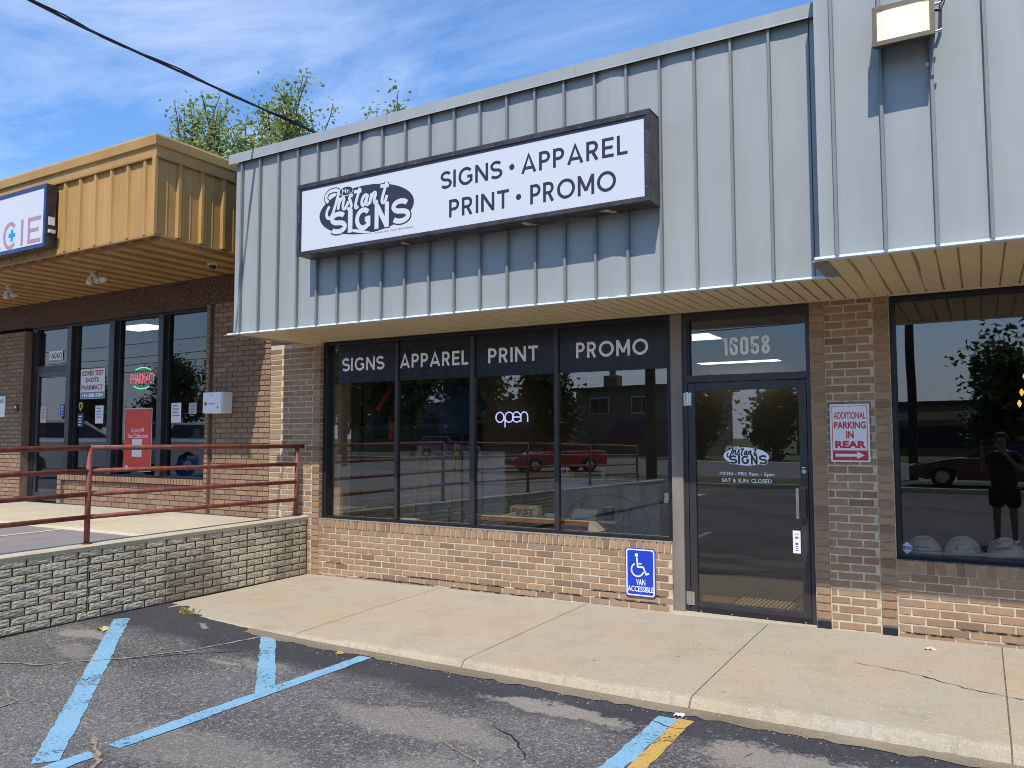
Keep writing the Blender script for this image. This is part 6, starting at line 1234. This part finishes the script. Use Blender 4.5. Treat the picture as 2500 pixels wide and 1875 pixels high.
# cars
M_TYRE = mat('tyre', (.015, .015, .015), .9); M_RIM = mat('alloy', (.5, .5, .5), .3, metal=.9); M_AUTOG = mat('car_glass', (.02, .022, .026), .06)
def car(label, loc, rz_, paint, prof, roof, W=1.8, wb=(-1.35, 1.35), R=.33, group=None):
    """side profile lofted across the width, greenhouse above; nose at -x"""
    t = thing('parked_car', label, 'car', loc, rz_, group, local=True)
    body = MB(); n = len(prof); secs = ((-W / 2, .90, .10), (-W / 2 + .05, .97, .03), (-W / 2 + .22, 1.0, 0), (W / 2 - .22, 1.0, 0), (W / 2 - .05, .97, .03), (W / 2, .90, .10))
    zc = .55
    for y, k, _ in secs: body.v += [(x * (1 - (1 - k) * .35), y, zc + (z - zc) * k) for x, z in prof]
    body.f = [(s * n + i, s * n + (i + 1) % n, (s + 1) * n + (i + 1) % n, (s + 1) * n + i) for s in range(5) for i in range(n)] + [tuple(range(n)), tuple(range(6 * n - 1, 5 * n - 1, -1))]; body.m = [0] * len(body.f)
    body.build('body', paint, t, smooth=False)
    cab = MB(); m = len(roof); zb = roof[0][1]; zt = max(z for _, z in roof)
    def yw(z): return W / 2 - .10 - (z - zb) / (zt - zb) * .22
    cab.v = [(x, -yw(z), z) for x, z in roof] + [(x, yw(z), z) for x, z in roof]; cab.f = [(i, (i + 1) % m, m + (i + 1) % m, m + i) for i in range(m)] + [tuple(range(m)), tuple(range(2 * m - 1, m - 1, -1))]; cab.m = [0] * len(cab.f)
    cab.build('cabin', paint, t)
    def inset(i0, i1, s): pass
    cx = sum(x for x, _ in roof) / m; cz = sum(z for _, z in roof) / m
    for sgn in (-1, 1):
        P = [(cx + (x - cx) * .88, cz + (z - cz) * .74 + .01) for x, z in roof]; MB().add([(x, sgn * (yw(z) + .012), z) for x, z in P], [tuple(range(m))]).build('side_window', M_AUTOG, t)
    for (x0_, z0_), (x1_, z1_) in ((roof[0], roof[1]), (roof[-1], roof[-2])):
        sx = -1 if x0_ < cx else 1; MB().add([(x0_ + (x1_ - x0_) * u + sx * .012, s_ * (yw(z0_ + (z1_ - z0_) * u) - .10), z0_ + (z1_ - z0_) * u + .008) for u, s_ in ((.1, -1), (.1, 1), (.9, 1), (.9, -1))], [(0, 1, 2, 3)]).build('windscreen' if sx < 0 else 'rear_window', M_AUTOG, t)
    for x in wb:
        for s_ in (-1, 1):
            w_ = MB().lathe([(R * .62, -.10), (R * .95, -.10), (R, -.07), (R, .07), (R * .95, .10), (R * .62, .10)], (x, s_ * (W / 2 - .09), R), 24, ax='y').build('wheel', M_TYRE, t); MB().lathe([(R * .6, 0), (R * .55, .02), (R * .2, .03), (.03, .04)], (x, s_ * (W / 2 + (.012 if s_ > 0 else -.012)), R), 10, ax='y').build('rim', M_RIM, w_)
    x0_ = min(x for x, _ in prof); x1_ = max(x for x, _ in prof)
    for s_ in (-1, 1): MB().box(x0_ + .02, x0_ + .14, s_ * (W / 2 - .42), s_ * (W / 2 - .10), .58, .70).build('headlight', M_OFFW, t); MB().box(x1_ - .14, x1_ - .02, s_ * (W / 2 - .42), s_ * (W / 2 - .10), .70, .84).build('tail_light', M_RED, t)
    MB().box(x0_ - .005, x0_ + .08, -W / 2 + .45, W / 2 - .45, .36, .60).build('grille', M_DARK, t)
    return t
coupe = [(-2.28, .32), (-2.32, .55), (-2.25, .68), (-1.2, .90), (-.9, .94), (1.3, .98), (2.15, .98), (2.28, .80), (2.28, .35), (1.75, .24), (1.7, .5), (1.35, .70), (1.0, .5), (.95, .22), (-.95, .22), (-1.0, .5), (-1.35, .70), (-1.7, .5), (-1.75, .24)]
sedan = coupe; M_CRED = mat('red_car_paint', srgb(196, 30, 40), .2, .02, 2, coat=1.0); M_CMAR = mat('maroon_car_paint', srgb(70, 26, 34), .2, .02, coat=1.0); M_CWHT = mat('white_car_paint', srgb(222, 224, 226), .2, .02, coat=1.0); M_CGRY = mat('grey_car_paint', srgb(120, 124, 130), .2, .02, coat=1.0)
rc = [(-.75, .92), (.05, 1.34), (.9, 1.36), (1.65, .97)]
suvp = [(-2.25, .40), (-2.3, .75), (-2.2, .95), (-1.2, 1.08), (2.15, 1.12), (2.28, .95), (2.25, .42), (1.78, .32), (1.72, .6), (1.36, .80), (1.0, .6), (.94, .30), (-.94, .30), (-1.0, .6), (-1.36, .80), (-1.72, .6), (-1.78, .32)]
rs = [(-1.15, 1.06), (-.35, 1.62), (1.75, 1.64), (2.15, 1.10)]
car('red coupe standing on the road, mirrored in the PRINT and PROMO panes', (-17.2, -25.9, -.02), math.radians(-50), M_CRED, coupe, rc)
car('dark maroon sedan parked at the verge, mirrored in the hard hat window', (.3, -21.8, -.0), 0, M_CMAR, coupe, rc)
car('silver SUV mirrored beside the red coupe', (-33.5, -40.5, .0), math.radians(180), M_CGRY, suvp, rs)
car('white SUV mirrored in the pharmacy door', (-22.6, -5.6, .45), math.radians(88), M_CWHT, suvp, rs); car('white hatchback mirrored in the rightmost pharmacy pane', (-21.4, -9.6, .42), math.radians(92), M_CWHT, suvp, rs)

# =================================================================== the photographer (mirrored in the hard hat window)
def skinned(name, verts, edges, radii, m, parent, root=0, sub=2):
    me = bpy.data.meshes.new(name); me.from_pydata(verts, edges, []); me.materials.append(m); o = link(name, me, parent, local=True)
    o.modifiers.new('skin', 'SKIN'); me.skin_vertices.new() if not me.skin_vertices else None
    for i, (s_, r_) in enumerate(zip(me.skin_vertices[0].data, radii)): s_.radius = r_ if isinstance(r_, tuple) else (r_, r_); s_.use_root = (i == root)
    sb = o.modifiers.new('sub', 'SUBSURF'); sb.levels = sub; sb.render_levels = sub
    return o
pr_ = thing('person', 'person in dark T-shirt and shorts photographing, mirrored in the window', 'person', (.30, -7.62, -.105), 0, local=True)
M_SKIN = mat('skin', srgb(150, 110, 90), .55, .05, 12); M_TEE = mat('dark_tee', srgb(34, 32, 36), .9, .1, 20); M_SHORT = mat('dark_shorts', srgb(26, 26, 30), .9, .1, 20); M_HAIR = mat('brown_hair', srgb(60, 44, 34), .7, .2, 60)
V, E_, RR = [], [], []
def node(p, r_, to=None):
    V.append(p); RR.append(r_)
    if to is not None: E_.append((to, len(V) - 1))
    return len(V) - 1
pel = node((0, 0, .93), (.155, .11)); bel = node((0, .01, 1.08), (.15, .105), pel); che = node((0, 0, 1.28), (.17, .115), bel); shl = node((0, -.01, 1.42), (.12, .085), che); nck = node((0, .01, 1.50), (.055, .055), shl); jaw = node((-.02, .035, 1.575), (.062, .075), nck); hed = node((-.02, .03, 1.655), (.078, .098), jaw); top = node((-.02, .025, 1.725), (.06, .075), hed)
hands = []
for s_ in (-1, 1):
    hp = node((s_ * .095, 0, .88), (.085, .09), pel); kn = node((s_ * .115, .015, .50), (.055, .06), hp); cf = node((s_ * .118, -.01, .36), (.052, .057), kn); an = node((s_ * .12, 0, .09), (.035, .04), cf); hl = node((s_ * .122, .02, .045), (.04, .04), an); node((s_ * .14, .16, .03), (.038, .024), hl)
    sh_ = node((s_ * .19, -.01, 1.40), (.058, .055), shl); el = node((s_ * .27 - .02, .06, 1.14), (.042, .042), sh_); wr = node((s_ * .12 - .16, .27, 1.50), (.026, .028), el); pm = node((s_ * .095 - .20, .295, 1.575), (.022, .036), wr); hands.append((s_, pm))
    for k in range(4):
        a = node((s_ * .085 - .205 + s_ * -.006 * k, .31 + .004 * k, 1.598 - .017 * k), .0105, pm); b_ = node((s_ * .050 - .21, .335, 1.604 - .017 * k), .009, a); node((s_ * .028 - .215, .325, 1.606 - .017 * k), .0075, b_)
    a = node((s_ * .075 - .21, .285, 1.545), .011, pm); node((s_ * .045 - .215, .275, 1.56), .009, a)
skinned('body', V, E_, RR, M_SKIN, pr_, 0, 2)
skinned('t_shirt', [(0, 0, .80), (0, .01, 1.08), (0, 0, 1.28), (0, -.01, 1.42), (-.19, -.01, 1.40), (-.265, .025, 1.24), (.19, -.01, 1.40), (.235, .025, 1.24)], [(0, 1), (1, 2), (2, 3), (3, 4), (4, 5), (3, 6), (6, 7)], [(.225, .175), (.20, .15), (.19, .135), (.14, .10), (.072, .07), (.068, .066), (.072, .07), (.068, .066)], M_TEE, pr_, 0, 2)
skinned('shorts', [(0, 0, .95), (-.10, 0, .84), (-.118, .012, .56), (.10, 0, .84), (.118, .012, .56)], [(0, 1), (1, 2), (0, 3), (3, 4)], [(.20, .15), (.13, .13), (.115, .12), (.13, .13), (.115, .12)], M_SHORT, pr_, 0, 2)
hm = MB(); hm.lathe([(.088, -.03), (.094, .02), (.088, .06), (.06, .092), (.02, .104)], (-.02, .012, 1.675), 18); hm.build('hair', M_HAIR, pr_, smooth=True).matrix_parent_inverse = Matrix.Identity(4)
fc = MB(); fc.prism([(.125, 1.615), (.155, 1.625), (.125, 1.665)], 'x', -.032, -.008); fc.build('nose', M_SKIN, pr_)
for s_ in (-1, 1): 
    e_ = MB(); e_.lathe([(.001, -.011), (.010, -.005), (.010, .005), (.001, .011)], (-.02 + s_ * .032, .117, 1.668), 10); e_.build('eye', M_WHITE, pr_); q_ = MB(); q_.lathe([(.004, -.03), (.016, -.015), (.016, .018), (.004, .032)], (-.02 + s_ * .098, .03, 1.655), 10); q_.build('ear', M_SKIN, pr_)
    MB().prism([(-.06, 0), (.22, 0), (.20, .05), (.05, .085), (-.06, .07)], 'x', s_ * .13 - .05, s_ * .13 + .05).build('shoe', M_DARK, pr_)
MB().box(-.05, .01, .122, .128, 1.592, 1.600).build('mouth', mat('lips', srgb(150, 84, 76), .5), pr_)
ph_ = thing('phone', 'dark phone held up by the person mirrored in the window', 'phone', (.09, -7.28, 1.46)); MB().box(.02, .17, -7.288, -7.280, 1.455, 1.53, c=.003).build('case', M_DARK, ph_)
for o in list(bpy.data.objects):
    if '_loc' in o: del o['_loc']
